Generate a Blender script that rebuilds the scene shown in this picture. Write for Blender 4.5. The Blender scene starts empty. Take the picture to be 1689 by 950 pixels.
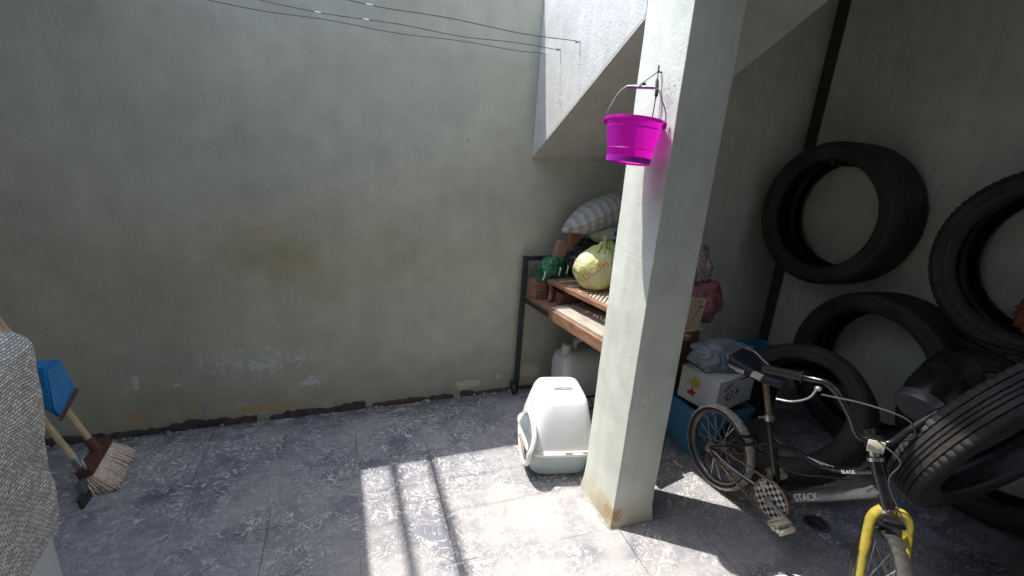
import bpy, bmesh, math, random
from mathutils import Vector, Matrix, noise
from mathutils.bvhtree import BVHTree
random.seed(7)
scene = bpy.context.scene
COL = scene.collection
R = math.radians
V = Vector

# ------------------------------------------------------------------ key measures (metres)
YB = 2.476          # face of the back wall
X0 = 1.010          # left face of pillar and stair side
PY0, PY1 = 1.319, 1.564
PX1 = 1.201
XR = 2.887          # right wall face
XS = 1.60           # right edge of the stair underside
SUN = V((-.340, .2486, 1.0))

# ------------------------------------------------------------------ materials
def mat(name):
    m = bpy.data.materials.new(name); m.use_nodes = True
    nt = m.node_tree
    return m, nt, nt.nodes['Principled BSDF'], nt.nodes, nt.links

def N(nodes, typ, **kw):
    n = nodes.new(typ)
    for k, v in kw.items():
        if k in n.inputs: n.inputs[k].default_value = v
        else: setattr(n, k, v)
    return n

def ramp(nodes, stops, interp='LINEAR'):
    r = nodes.new('ShaderNodeValToRGB'); cr = r.color_ramp; cr.interpolation = interp
    while len(cr.elements) < len(stops): cr.elements.new(.5)
    for e, (p, c) in zip(cr.elements, stops):
        e.position = p; e.color = (*c, 1) if len(c) == 3 else c
    return r

def simple(name, col, rough=.5, metal=0., var=.25, scale=18., bump=.15, bscale=60., spec=.5, trans=0., sss=0., coat=0.):
    """principled material with noisy colour, noisy roughness and a small bump"""
    m, nt, b, nd, lk = mat(name)
    tc = N(nd, 'ShaderNodeTexCoord')
    n1 = N(nd, 'ShaderNodeTexNoise', Scale=scale, Detail=6.)
    lk.new(tc.outputs['Object'], n1.inputs['Vector'])
    lo = [c * (1 - var) for c in col]; hi = [min(1, c * (1 + var)) for c in col]
    r = ramp(nd, [(.3, lo), (.7, hi)])
    lk.new(n1.outputs['Fac'], r.inputs['Fac']); lk.new(r.outputs['Color'], b.inputs['Base Color'])
    mr = N(nd, 'ShaderNodeMapRange'); mr.inputs['To Min'].default_value = max(0, rough - .12); mr.inputs['To Max'].default_value = min(1, rough + .12)
    lk.new(n1.outputs['Fac'], mr.inputs['Value']); lk.new(mr.outputs['Result'], b.inputs['Roughness'])
    b.inputs['Metallic'].default_value = metal
    b.inputs['Specular IOR Level'].default_value = spec
    if trans: b.inputs['Transmission Weight'].default_value = trans
    if coat: b.inputs['Coat Weight'].default_value = coat
    if sss:
        b.inputs['Subsurface Weight'].default_value = sss
        b.inputs['Subsurface Radius'].default_value = (.05, .05, .05)
    if bump:
        n2 = N(nd, 'ShaderNodeTexNoise', Scale=bscale, Detail=5.)
        lk.new(tc.outputs['Object'], n2.inputs['Vector'])
        bp = N(nd, 'ShaderNodeBump', Strength=bump, Distance=.01)
        lk.new(n2.outputs['Fac'], bp.inputs['Height']); lk.new(bp.outputs['Normal'], b.inputs['Normal'])
    return m

def paint_wall(name, base, stains=(), chips=(), low=None, streak=.035, bump=.3):
    """old emulsion paint: cloudy tone, vertical streaks, pits, brown stains and flaked spots at given places"""
    m, nt, b, nd, lk = mat(name)
    tc = N(nd, 'ShaderNodeNewGeometry'); P = tc.outputs['Position']
    def mix(fac, a, c, typ='MIX'):
        x = N(nd, 'ShaderNodeMix', data_type='RGBA', blend_type=typ)
        if isinstance(fac, float): x.inputs[0].default_value = fac
        else: lk.new(fac, x.inputs[0])
        for i, s in ((6, a), (7, c)):
            if isinstance(s, tuple): x.inputs[i].default_value = (*s, 1)
            else: lk.new(s, x.inputs[i])
        return x.outputs[2]
    def math_(op, a, c=None, clamp=False):
        x = N(nd, 'ShaderNodeMath', operation=op); x.use_clamp = clamp
        for i, s in enumerate((a, c)):
            if s is None: continue
            if isinstance(s, (int, float)): x.inputs[i].default_value = s
            else: lk.new(s, x.inputs[i])
        return x.outputs[0]
    def noise_(scale, detail=5., dist=0., vec=P, rough=.55):
        n = N(nd, 'ShaderNodeTexNoise', Scale=scale, Detail=detail, Distortion=dist, Roughness=rough); lk.new(vec, n.inputs['Vector']); return n.outputs['Fac']
    big = noise_(1.6, 4.); mid = noise_(9., 6.)
    mp = N(nd, 'ShaderNodeMapping'); mp.inputs['Scale'].default_value = (9, 9, .7); lk.new(P, mp.inputs['Vector'])
    strk = noise_(2.2, 5., .4, mp.outputs[0])
    col = ramp(nd, [(.3, [c * .86 for c in base]), (.7, [c * 1.1 for c in base])]); lk.new(big, col.inputs['Fac'])
    c = col.outputs['Color']
    r2 = ramp(nd, [(.35, (.93, .93, .92)), (.65, (1.05, 1.05, 1.04))]); lk.new(mid, r2.inputs['Fac'])
    c = mix(1., c, r2.outputs['Color'], 'MULTIPLY')
    r3 = ramp(nd, [(.30, (1 - streak,) * 3), (.62, (1.03,) * 3)]); lk.new(strk, r3.inputs['Fac'])
    c = mix(1., c, r3.outputs['Color'], 'MULTIPLY')
    def spot(center, radius, sx=1., sz=1.):
        mp = N(nd, 'ShaderNodeMapping', vector_type='POINT')
        mp.inputs['Location'].default_value = (-center[0] / sx, -center[1], -center[2] / sz); mp.inputs['Scale'].default_value = (1 / sx, 1, 1 / sz)
        lk.new(P, mp.inputs['Vector'])
        ln = N(nd, 'ShaderNodeVectorMath', operation='LENGTH'); lk.new(mp.outputs[0], ln.inputs[0])
        mr = N(nd, 'ShaderNodeMapRange', interpolation_type='SMOOTHSTEP'); mr.inputs['From Min'].default_value = radius; mr.inputs['From Max'].default_value = 0
        lk.new(ln.outputs['Value'], mr.inputs['Value']); return mr.outputs['Result']
    for (ctr, rad, sx, sz, colr, amt) in stains:
        f = math_('MULTIPLY', spot(ctr, rad, sx, sz), math_('MULTIPLY', noise_(5., 6.), amt * 1.7), True)
        c = mix(f, c, colr, 'MULTIPLY')
    if low:   # grime rising from the floor
        sp = N(nd, 'ShaderNodeSeparateXYZ'); lk.new(P, sp.inputs[0])
        mr = N(nd, 'ShaderNodeMapRange'); mr.inputs['From Min'].default_value = low; mr.inputs['From Max'].default_value = 0.; lk.new(sp.outputs['Z'], mr.inputs['Value'])
        f = math_('MULTIPLY', mr.outputs['Result'], noise_(7., 6., .6), True)
        c = mix(f, c, (.62, .58, .50), 'MULTIPLY')
    hgt = None
    for (ctr, rad, sx, sz, colr, thr, sc) in chips:
        if sc < 0:
            nn = noise_(-sc, 5., .5, rough=.6)
            g = N(nd, 'ShaderNodeMapRange'); g.inputs['From Min'].default_value = .016; g.inputs['From Max'].default_value = .004; lk.new(math_('ABSOLUTE', math_('SUBTRACT', nn, .5)), g.inputs['Value'])
            k = math_('MULTIPLY', math_('GREATER_THAN', math_('ADD', spot(ctr, rad, sx, sz), math_('MULTIPLY', noise_(13., 4.), .7)), thr), g.outputs['Result'])
            c = mix(math_('MULTIPLY', k, .8), c, colr); continue
        nn = noise_(sc, 7., .8, rough=.65)
        f = math_('ADD', math_('MULTIPLY', spot(ctr, rad, sx, sz), .62), nn)
        g = N(nd, 'ShaderNodeMapRange'); g.inputs['From Min'].default_value = thr; g.inputs['From Max'].default_value = thr + .025; lk.new(f, g.inputs['Value'])
        c = mix(g.outputs['Result'], c, colr)
        hgt = g.outputs['Result'] if hgt is None else math_('MAXIMUM', hgt, g.outputs['Result'])
    # dark pits
    vo = N(nd, 'ShaderNodeTexVoronoi', Scale=6.5); lk.new(P, vo.inputs['Vector'])
    pit = N(nd, 'ShaderNodeMapRange'); pit.inputs['From Min'].default_value = .05; pit.inputs['From Max'].default_value = .02; lk.new(vo.outputs['Distance'], pit.inputs['Value'])
    pf = math_('MULTIPLY', pit.outputs['Result'], math_('GREATER_THAN', noise_(3.), .60))
    c = mix(pf, c, (.45, .45, .43), 'MULTIPLY')
    lk.new(c, b.inputs['Base Color']); b.inputs['Roughness'].default_value = .75; b.inputs['Specular IOR Level'].default_value = .3
    h = math_('ADD', noise_(90., 4.), math_('MULTIPLY', noise_(14., 4.), 1.2))
    if hgt is not None: h = math_('SUBTRACT', h, math_('MULTIPLY', hgt, 1.5))
    h = math_('SUBTRACT', h, math_('MULTIPLY', pf, 1.))
    bp = N(nd, 'ShaderNodeBump', Strength=bump, Distance=.004); lk.new(h, bp.inputs['Height']); lk.new(bp.outputs['Normal'], b.inputs['Normal'])
    return m

OCH = (.50, .38, .22); CREAM = (.62, .57, .42); WHT = (.62, .62, .57)
M = {}
M['wall'] = paint_wall('back_wall_paint', (.515, .51, .412),
    stains=[((-.25, YB, .78), .75, 1.3, .6, (.84, .79, .66), .7), ((.1, YB, .86), .7, 1.3, .4, (.84, .83, .72), .7), ((-.30, YB, .88), .28, 1.2, .5, (.82, .76, .62), .6), ((-.9, YB, .5), .8, 1., 1., (.80, .80, .74), .6)],
    chips=[((-.94, YB, .095), .075, 1., 1., OCH, .87, 22.), ((-.683, YB, .10), .06, 1., 1., OCH, .89, 26.), ((-.36, YB, .065), .30, 1.5, .22, OCH, .91, 24.),
           ((-.40, YB, .31), .32, 1.3, .55, WHT, 1.06, 30.), ((-.40, YB, .325), .26, 1.4, .50, WHT, .60, -6.5), ((-.55, YB, .38), .12, 1.2, .4, WHT, .60, -9.), ((-.2, YB, .31), .10, .7, 1., WHT, .62, -8.), ((-.91, YB, .27), .10, .5, 1.2, WHT, .97, 40.), ((-.75, YB, .245), .05, 1., .5, WHT, 1.0, 40.),
           ((.70, YB, .07), .16, 1.1, .45, CREAM, .86, 24.), ((.90, YB, .10), .05, 1., 1., CREAM, .9, 24.), ((1.10, YB, .12), .15, 1., .7, CREAM, .84, 12.),
           ((-.15, YB, .19), .16, 1.2, .7, WHT, 1.04, 34.), ((-.33, YB, 1.0), .12, 1., 1., OCH, 1.05, 36.)],
    low=.35)
M['pale'] = paint_wall('pillar_paint', (.675, .71, .64), stains=[((X0, 1.40, .04), .22, 1., .6, (.70, .58, .42), .9)],
    chips=[((X0, 1.33, .05), .12, 1., 1., (.42, .31, .18), .96, 26.), ((X0, 1.365, 1.66), .16, .3, 1.2, (.5, .5, .48), 1.10, 60.)], low=.12, streak=.05, bump=.3)
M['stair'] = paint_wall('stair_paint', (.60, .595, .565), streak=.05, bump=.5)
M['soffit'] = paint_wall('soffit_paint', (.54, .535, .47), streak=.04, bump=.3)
M['rwall'] = paint_wall('right_wall_paint', (.72, .70, .61), streak=.08, low=.5)
M['gap'] = simple('recess_painted_shade', (.07, .085, .072), .8)  # dark colour adds shade inside the corner recess
M['wall_brightened'] = paint_wall('brightened_wall_paint', (.80, .785, .68), streak=.05, low=.5)  # same wall, paler copy standing in for light reaching the corner
M['outer'] = paint_wall('house_wall_paint', (.16, .15, .14))
M['concrete'] = simple('bare_concrete', (.30, .29, .27), .85, var=.2, scale=6)

# floor: vinyl tiles with curled white veins, worn to pale patches, plus a painted sun pool
def floor_mat():
    m, nt, b, nd, lk = mat('marbled_floor_tile')
    tc = N(nd, 'ShaderNodeTexCoord'); P0 = tc.outputs['Object']
    rot = N(nd, 'ShaderNodeMapping'); rot.inputs['Rotation'].default_value = (0, 0, R(1.5)); lk.new(P0, rot.inputs['Vector']); P = rot.outputs[0]
    def mth(op, a, c=None, clamp=False):
        x = N(nd, 'ShaderNodeMath', operation=op); x.use_clamp = clamp
        for i, s in enumerate((a, c)):
            if s is None: continue
            if isinstance(s, (int, float)): x.inputs[i].default_value = s
            else: lk.new(s, x.inputs[i])
        return x.outputs[0]
    def rng(v, a, c, d=0., e=1., smooth=True):
        x = N(nd, 'ShaderNodeMapRange', interpolation_type='SMOOTHSTEP' if smooth else 'LINEAR')
        for k, q in zip(('From Min', 'From Max', 'To Min', 'To Max'), (a, c, d, e)): x.inputs[k].default_value = q
        lk.new(v, x.inputs['Value']); return x.outputs['Result']
    T = .335
    sc = N(nd, 'ShaderNodeVectorMath', operation='SCALE'); sc.inputs['Scale'].default_value = 1 / T; lk.new(P, sc.inputs[0])
    fl = N(nd, 'ShaderNodeVectorMath', operation='FLOOR'); lk.new(sc.outputs[0], fl.inputs[0])
    fr = N(nd, 'ShaderNodeVectorMath', operation='FRACTION'); lk.new(sc.outputs[0], fr.inputs[0])
    wn = N(nd, 'ShaderNodeTexWhiteNoise', noise_dimensions='3D'); lk.new(fl.outputs[0], wn.inputs['Vector'])
    off = N(nd, 'ShaderNodeVectorMath', operation='MULTIPLY_ADD'); lk.new(wn.outputs['Color'], off.inputs[0]); off.inputs[1].default_value = (40, 40, 40); lk.new(P, off.inputs[2])
    Q = off.outputs[0]
    def nz(scale, vec, detail=3., dist=0., rough=.5):
        n = N(nd, 'ShaderNodeTexNoise', Scale=scale, Detail=detail, Distortion=dist, Roughness=rough); lk.new(vec, n.inputs['Vector']); return n.outputs['Fac']
    v1 = nz(13., Q, 2.5, 2.3); v2 = nz(20., Q, 2.5, 2.6)
    ridge1 = rng(mth('ABSOLUTE', mth('SUBTRACT', v1, .5)), .034, .006); ridge2 = rng(mth('ABSOLUTE', mth('SUBTRACT', v2, .47)), .026, .005)
    gate1 = rng(nz(9., Q, 3., .5), .36, .52); gate2 = rng(nz(8., Q, 3.), .38, .54)
    vein = mth('MAXIMUM', mth('MULTIPLY', ridge1, gate1), mth('MULTIPLY', mth('MULTIPLY', ridge2, gate2), .75))
    worn = rng(nz(2.1, P0, 7., .5, .62), .46, .58)
    worn2 = rng(nz(1.1, P0, 6., .3), .47, .62)
    vein = mth('MULTIPLY', vein, mth('SUBTRACT', 1., mth('MULTIPLY', worn, .62)))
    vein = mth('MULTIPLY', vein, rng(nz(60., P0, 4.), .30, .55, .35, 1.))
    base = ramp(nd, [(.3, (.140, .146, .188)), (.72, (.26, .258, .292))]); lk.new(nz(7., Q, 6., .8), base.inputs['Fac'])
    def mix(fac, a, c, typ='MIX'):
        x = N(nd, 'ShaderNodeMix', data_type='RGBA', blend_type=typ)
        if isinstance(fac, float): x.inputs[0].default_value = fac
        else: lk.new(fac, x.inputs[0])
        for i, s in ((6, a), (7, c)):
            if isinstance(s, tuple): x.inputs[i].default_value = (*s, 1)
            else: lk.new(s, x.inputs[i])
        return x.outputs[2]
    wr = ramp(nd, [(.35, (.27, .268, .295)), (.7, (.42, .41, .42))]); lk.new(nz(34., P0, 6., .4, .65), wr.inputs['Fac'])
    c = mix(mth('MULTIPLY', worn, .85), base.outputs['Color'], wr.outputs['Color'])
    warm = mth('MULTIPLY', worn2, .32)
    c = mix(warm, c, (.46, .42, .36))
    sun_pool = N(nd, 'ShaderNodeVectorMath', operation='DISTANCE'); lk.new(P0, sun_pool.inputs[0]); sun_pool.inputs[1].default_value = (.75, 1.25, 0)
    c = mix(mth('MULTIPLY', rng(sun_pool.outputs['Value'], 1.0, .2), mth('MULTIPLY', rng(nz(5., P0, 6., .5), .3, .65), .50)), c, (.58, .54, .48))  # paler pool painted where the sun lights the floor
    grime = rng(nz(3.1, P0, 7., .9, .6), .56, .70)
    c = mix(mth('MULTIPLY', grime, .45), c, (.085, .085, .098))
    c = mix(mth('MULTIPLY', vein, .85), c, (.80, .79, .74))
    sx = N(nd, 'ShaderNodeSeparateXYZ'); lk.new(fr.outputs[0], sx.inputs[0])
    def seam(o): return mth('MAXIMUM', rng(o, .012, .002), rng(o, .988, .998))
    sm = mth('MAXIMUM', seam(sx.outputs['X']), seam(sx.outputs['Y']))
    lightseam = rng(nz(2., P0, 3.), .42, .56)
    c = mix(mth('MULTIPLY', sm, mth('MULTIPLY', lightseam, .5)), c, (.5, .49, .46))
    c = mix(mth('MULTIPLY', sm, mth('MULTIPLY', mth('SUBTRACT', 1., lightseam), .6)), c, (.05, .05, .055))
    sp = N(nd, 'ShaderNodeSeparateXYZ'); lk.new(P0, sp.inputs[0])
    dirt = mth('MULTIPLY', rng(sp.outputs['Y'], YB - .22, YB - .01), rng(nz(9., P0, 6., .8), .30, .60))
    c = mix(mth('MULTIPLY', dirt, .75), c, (.07, .062, .06))
    # rusty blotches in the walked zone
    bl = rng(nz(4.2, P0, 6., 1.2), .64, .70)
    c = mix(mth('MULTIPLY', bl, .35), c, (.36, .27, .17))
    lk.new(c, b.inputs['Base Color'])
    lk.new(rng(nz(6., P0, 5.), .3, .7, .42, .75, False), b.inputs['Roughness']); b.inputs['Specular IOR Level'].default_value = .35
    h = mth('ADD', mth('MULTIPLY', nz(70., P0, 5.), .5), mth('ADD', mth('MULTIPLY', vein, .25), mth('MULTIPLY', sm, -.8)))
    bp = N(nd, 'ShaderNodeBump', Strength=.35, Distance=.003); lk.new(h, bp.inputs['Height']); lk.new(bp.outputs['Normal'], b.inputs['Normal'])
    return m
M['floor'] = floor_mat()

def wood(name, lo, hi, scale=6., axis='X', rough=.65):
    m, nt, b, nd, lk = mat(name)
    tc = N(nd, 'ShaderNodeTexCoord'); mp = N(nd, 'ShaderNodeMapping')
    s = {'X': (1, 9, 9), 'Y': (9, 1, 9), 'Z': (9, 9, 1)}[axis]
    mp.inputs['Scale'].default_value = [k * scale for k in s]; lk.new(tc.outputs['Object'], mp.inputs['Vector'])
    n = N(nd, 'ShaderNodeTexNoise', Scale=1., Detail=6., Distortion=.6); lk.new(mp.outputs[0], n.inputs['Vector'])
    r = ramp(nd, [(.3, lo), (.7, hi)]); lk.new(n.outputs['Fac'], r.inputs['Fac']); lk.new(r.outputs['Color'], b.inputs['Base Color'])
    b.inputs['Roughness'].default_value = rough
    bp = N(nd, 'ShaderNodeBump', Strength=.3, Distance=.003); lk.new(n.outputs['Fac'], bp.inputs['Height']); lk.new(bp.outputs['Normal'], b.inputs['Normal'])
    return m
M['wood_red'] = wood('weathered_red_timber', (.16, .075, .045), (.36, .19, .11))
M['wood_y'] = wood('weathered_slat_timber', (.15, .075, .045), (.36, .20, .12), axis='Y')
M['wood_pale'] = wood('pale_plywood', (.46, .36, .24), (.62, .50, .36), 4., 'Z')
M['wood_dark'] = wood('dark_brown_board', (.11, .06, .042), (.18, .105, .075), 4., 'Z')
M['wood_handle'] = wood('broom_stick_wood', (.56, .38, .22), (.76, .57, .36), 3., 'Z', .5)
M['grey_board'] = wood('grey_weathered_board', (.30, .26, .22), (.52, .46, .38), 5., 'Y')
M['steel_dark'] = simple('dark_painted_steel', (.035, .038, .042), .5, .3, bump=.2)
M['rubber'] = simple('tyre_rubber', (.033, .030, .029), .60, var=.55, scale=6, bump=.15, bscale=140)
M['rubber_grey'] = simple('dusty_tyre_rubber', (.046, .043, .041), .70, var=.5, scale=7, bump=.15, bscale=140)
M['liner'] = simple('tyre_inner_rubber', (.010, .010, .010), .45, var=.3, scale=9)
M['black_plastic'] = simple('black_plastic', (.016, .016, .017), .30, var=.3)
M['black_paint'] = simple('black_bike_paint', (.013, .013, .015), .28, var=.3, bump=.05, coat=.4)
M['grey_paint'] = simple('grey_bike_paint', (.17, .17, .175), .32, .5, var=.2, bump=.05)
M['chrome'] = simple('dull_chrome', (.62, .60, .57), .28, 1., var=.15, bump=.06)
M['rust_chrome'] = simple('rusty_chrome', (.42, .30, .22), .42, .8, var=.5, scale=70, bump=.2)
M['yellow'] = simple('yellow_fork_paint', (.44, .35, .05), .45, var=.22, scale=30, bump=.15)
M['sunlit_rubber'] = simple('painted_sunlit_tread', (.50, .47, .41), .8, var=.25, scale=40, bump=.4, bscale=90)  # pale colour stands in for sun on the rear tread
M['cream_plastic'] = simple('cream_plastic', (.66, .61, .48), .45, var=.1)
M['white_print'] = simple('white_print', (.70, .69, .65), .6, var=.1)
M['navy_vinyl'] = simple('navy_saddle_vinyl', (.020, .024, .040), .42, var=.25)
M['magenta'] = simple('magenta_plastic', (.44, .012, .44), .36, var=.45, scale=16, bump=.04)
def translucent(m, col, f):
    nt = m.node_tree; nd, lk = nt.nodes, nt.links; out = nd['Material Output']; b = nd['Principled BSDF']
    tr = nd.new('ShaderNodeBsdfTranslucent'); tr.inputs['Color'].default_value = (*col, 1); mx = nd.new('ShaderNodeMixShader'); mx.inputs[0].default_value = f
    lk.new(b.outputs[0], mx.inputs[1]); lk.new(tr.outputs[0], mx.inputs[2]); lk.new(mx.outputs[0], out.inputs['Surface'])
translucent(M['magenta'], (.95, .008, .62), .36)
M['violet'] = simple('violet_plastic_base', (.50, .02, .50), .35, var=.15, bump=.04)
M['galv'] = simple('galvanised_wire', (.40, .40, .40), .4, .9, var=.2)
M['string'] = simple('dark_string', (.06, .06, .062), .8)
M['white_hood'] = simple('translucent_white_plastic', (.90, .91, .92), .30, var=.03, bump=.03)
translucent(M['white_hood'], (.85, .88, .92), .2)
M['white_plastic'] = simple('white_plastic', (.82, .81, .77), .4, var=.05, bump=.03)
M['tray_blue'] = simple('pale_blue_grey_plastic', (.47, .54, .57), .4, var=.06, bump=.03)
M['sand'] = simple('litter_sand', (.42, .33, .22), .9, var=.35, scale=120, bump=.6, bscale=180)
M['jerry'] = simple('greyed_white_plastic', (.46, .45, .43), .5, var=.14, scale=7)
M['blue_plastic'] = simple('blue_pan_plastic', (.015, .22, .50), .40, var=.12)
M['blue_crate'] = simple('sky_blue_plastic', (.06, .23, .40), .45, var=.2)
M['grey_metal'] = simple('grey_clamp_metal', (.30, .30, .32), .4, .8)
M['maroon'] = simple('maroon_broom_block', (.12, .045, .035), .5)
M['bristle'] = simple('straw_bristle', (.76, .62, .49), .8, var=.3, scale=90)
M['red_cloth'] = simple('dusty_red_cloth', (.27, .105, .115), .9, var=.4, scale=14, bump=.9, bscale=30)
M['grey_cloth'] = simple('pinkish_grey_cloth', (.30, .25, .25), .9, var=.3, scale=16, bump=.5, bscale=30)
M['green_bag'] = simple('green_bag_plastic', (.010, .13, .055), .33, var=.75, scale=14, bump=1., bscale=32)
M['dark_bag'] = simple('dark_bin_bag', (.022, .024, .024), .4, var=.4, bump=.7, bscale=20)
M['brown_card'] = simple('brown_cardboard', (.33, .19, .12), .8, var=.15)
M['grey_film'] = simple('grey_plastic_film', (.26, .28, .31), .35, var=.3, scale=9, bump=.6, bscale=22)
M['print_blue'] = simple('blue_print', (.03, .08, .22), .6)
M['print_yellow'] = simple('yellow_print', (.55, .42, .06), .6)
M['print_red'] = simple('red_print', (.42, .04, .04), .6)
M['print_orange'] = simple('orange_print', (.72, .42, .22), .6, var=.4, scale=40)
M['carton'] = simple('white_carton', (.60, .60, .60), .65, var=.08, bump=.05)
M['onion'] = simple('red_onion_net', (.30, .085, .045), .6, var=.5, scale=40, bump=.8, bscale=70)
M['polystyrene'] = simple('white_board', (.62, .62, .61), .8, var=.05)
M['roof'] = simple('roof_sheet', (.20, .20, .20), .7)
M['skirt'] = simple('broken_brown_skirting', (.050, .034, .032), .85, var=.5, scale=25, bump=.7, bscale=40)
M['mortar'] = simple('pale_mortar', (.36, .32, .27), .9, var=.3, scale=30, bump=.6, bscale=60)

def striped():
    m, nt, b, nd, lk = mat('grey_striped_cotton')
    tc = N(nd, 'ShaderNodeTexCoord'); mp = N(nd, 'ShaderNodeMapping'); mp.inputs['Rotation'].default_value = (0, R(14), 0); lk.new(tc.outputs['Object'], mp.inputs['Vector'])
    w = N(nd, 'ShaderNodeTexWave', wave_type='BANDS', bands_direction='X', Scale=7.2, Distortion=1.0, Detail=2.); w.inputs['Detail Scale'].default_value = 1.2; lk.new(mp.outputs[0], w.inputs['Vector'])
    r = ramp(nd, [(.32, (.40, .385, .35)), (.66, (.29, .28, .265))]); lk.new(w.outputs['Fac'], r.inputs['Fac']); lk.new(r.outputs['Color'], b.inputs['Base Color'])
    b.inputs['Roughness'].default_value = .9
    n = N(nd, 'ShaderNodeTexNoise', Scale=22., Detail=5.); lk.new(tc.outputs['Object'], n.inputs['Vector'])
    bp = N(nd, 'ShaderNodeBump', Strength=.4, Distance=.01); lk.new(n.outputs['Fac'], bp.inputs['Height']); lk.new(bp.outputs['Normal'], b.inputs['Normal'])
    return m
M['stripe'] = striped()

def bagmat():
    m, nt, b, nd, lk = mat('yellow_green_carrier_film')
    tc = N(nd, 'ShaderNodeTexCoord'); n = N(nd, 'ShaderNodeTexNoise', Scale=7., Detail=4., Distortion=.8); lk.new(tc.outputs['Object'], n.inputs['Vector'])
    r = ramp(nd, [(.32, (.66, .70, .24)), (.46, (.90, .87, .52)), (.62, (.93, .90, .70))]); lk.new(n.outputs['Fac'], r.inputs['Fac']); lk.new(r.outputs['Color'], b.inputs['Base Color'])
    b.inputs['Roughness'].default_value = .38; b.inputs['Subsurface Weight'].default_value = .15; b.inputs['Subsurface Radius'].default_value = (.04, .04, .02)
    n2 = N(nd, 'ShaderNodeTexNoise', Scale=16., Detail=5., Distortion=1.2); lk.new(tc.outputs['Object'], n2.inputs['Vector'])
    vo = N(nd, 'ShaderNodeTexVoronoi', feature='DISTANCE_TO_EDGE', Scale=19.); mpv = N(nd, 'ShaderNodeMix', data_type='VECTOR'); mpv.inputs[0].default_value = .12; lk.new(tc.outputs['Object'], mpv.inputs[4]); lk.new(n2.outputs['Color'], mpv.inputs[5]); lk.new(mpv.outputs[1], vo.inputs['Vector'])
    ad = N(nd, 'ShaderNodeMath', operation='MULTIPLY_ADD'); lk.new(vo.outputs['Distance'], ad.inputs[0]); ad.inputs[1].default_value = .7; lk.new(n2.outputs['Fac'], ad.inputs[2])
    bp = N(nd, 'ShaderNodeBump', Strength=.9, Distance=.014); lk.new(ad.outputs[0], bp.inputs['Height']); lk.new(bp.outputs['Normal'], b.inputs['Normal'])
    return m
M['bag'] = bagmat(); translucent(M['bag'], (.85, .85, .35), .3)
M['bag_green'] = simple('green_carrier_film', (.42, .52, .18), .4, var=.4, bump=.6, bscale=25)

def foilmat():
    m, nt, b, nd, lk = mat('quilted_silver_foil')
    tc = N(nd, 'ShaderNodeTexCoord'); sp = N(nd, 'ShaderNodeSeparateXYZ'); lk.new(tc.outputs['Object'], sp.inputs[0])
    wob = N(nd, 'ShaderNodeTexNoise', Scale=5., Detail=3.); lk.new(tc.outputs['Object'], wob.inputs['Vector'])
    def mth(op, a, c):
        x = N(nd, 'ShaderNodeMath', operation=op)
        for i, s in enumerate((a, c)):
            if isinstance(s, (int, float)): x.inputs[i].default_value = s
            else: lk.new(s, x.inputs[i])
        return x.outputs[0]
    hz = mth('ADD', mth('ADD', sp.outputs['Y'], mth('MULTIPLY', sp.outputs['X'], .45)), mth('MULTIPLY', wob.outputs['Fac'], .05))
    vt = mth('ADD', mth('SUBTRACT', sp.outputs['Z'], mth('MULTIPLY', sp.outputs['X'], .8)), mth('MULTIPLY', wob.outputs['Fac'], .06))
    cb = N(nd, 'ShaderNodeCombineXYZ'); lk.new(hz, cb.inputs['X']); lk.new(vt, cb.inputs['Y'])
    br = N(nd, 'ShaderNodeTexBrick', Scale=1., offset=.5)
    br.inputs['Brick Width'].default_value = .0165; br.inputs['Row Height'].default_value = .0088; br.inputs['Mortar Size'].default_value = .0012; br.inputs['Mortar Smooth'].default_value = .6
    br.inputs['Color1'].default_value = (1., .97, .90, 1); br.inputs['Color2'].default_value = (.60, .56, .48, 1); br.inputs['Mortar'].default_value = (.12, .115, .10, 1)
    lk.new(cb.outputs[0], br.inputs['Vector']); lk.new(br.outputs['Color'], b.inputs['Base Color'])
    b.inputs['Metallic'].default_value = .22; b.inputs['Roughness'].default_value = .27
    n = N(nd, 'ShaderNodeTexNoise', Scale=45., Detail=4.); lk.new(tc.outputs['Object'], n.inputs['Vector'])
    h = mth('ADD', mth('MULTIPLY', br.outputs['Fac'], -1.), mth('MULTIPLY', n.outputs['Fac'], .9))
    bp = N(nd, 'ShaderNodeBump', Strength=.9, Distance=.005); lk.new(h, bp.inputs['Height']); lk.new(bp.outputs['Normal'], b.inputs['Normal'])
    return m
M['foil'] = foilmat()

def checker():
    m, nt, b, nd, lk = mat('black_and_white_checks')
    tc = N(nd, 'ShaderNodeTexCoord'); ck = N(nd, 'ShaderNodeTexChecker', Scale=62.)
    ck.inputs['Color1'].default_value = (.012, .012, .012, 1); ck.inputs['Color2'].default_value = (.62, .61, .57, 1)
    mp = N(nd, 'ShaderNodeMapping'); mp.inputs['Location'].default_value = (.0113, .003, .003); lk.new(tc.outputs['Object'], mp.inputs['Vector'])
    lk.new(mp.outputs[0], ck.inputs['Vector']); lk.new(ck.outputs['Color'], b.inputs['Base Color']); b.inputs['Roughness'].default_value = .35
    return m
M['checks'] = checker()

# ------------------------------------------------------------------ mesh builder
def frame(d, up=V((0, 0, 1))):
    d = d.normalized()
    if abs(d.dot(up)) > .98: up = V((0, 1, 0)) if abs(d.y) < .9 else V((1, 0, 0))
    a = up.cross(d).normalized(); return a, d.cross(a)

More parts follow.
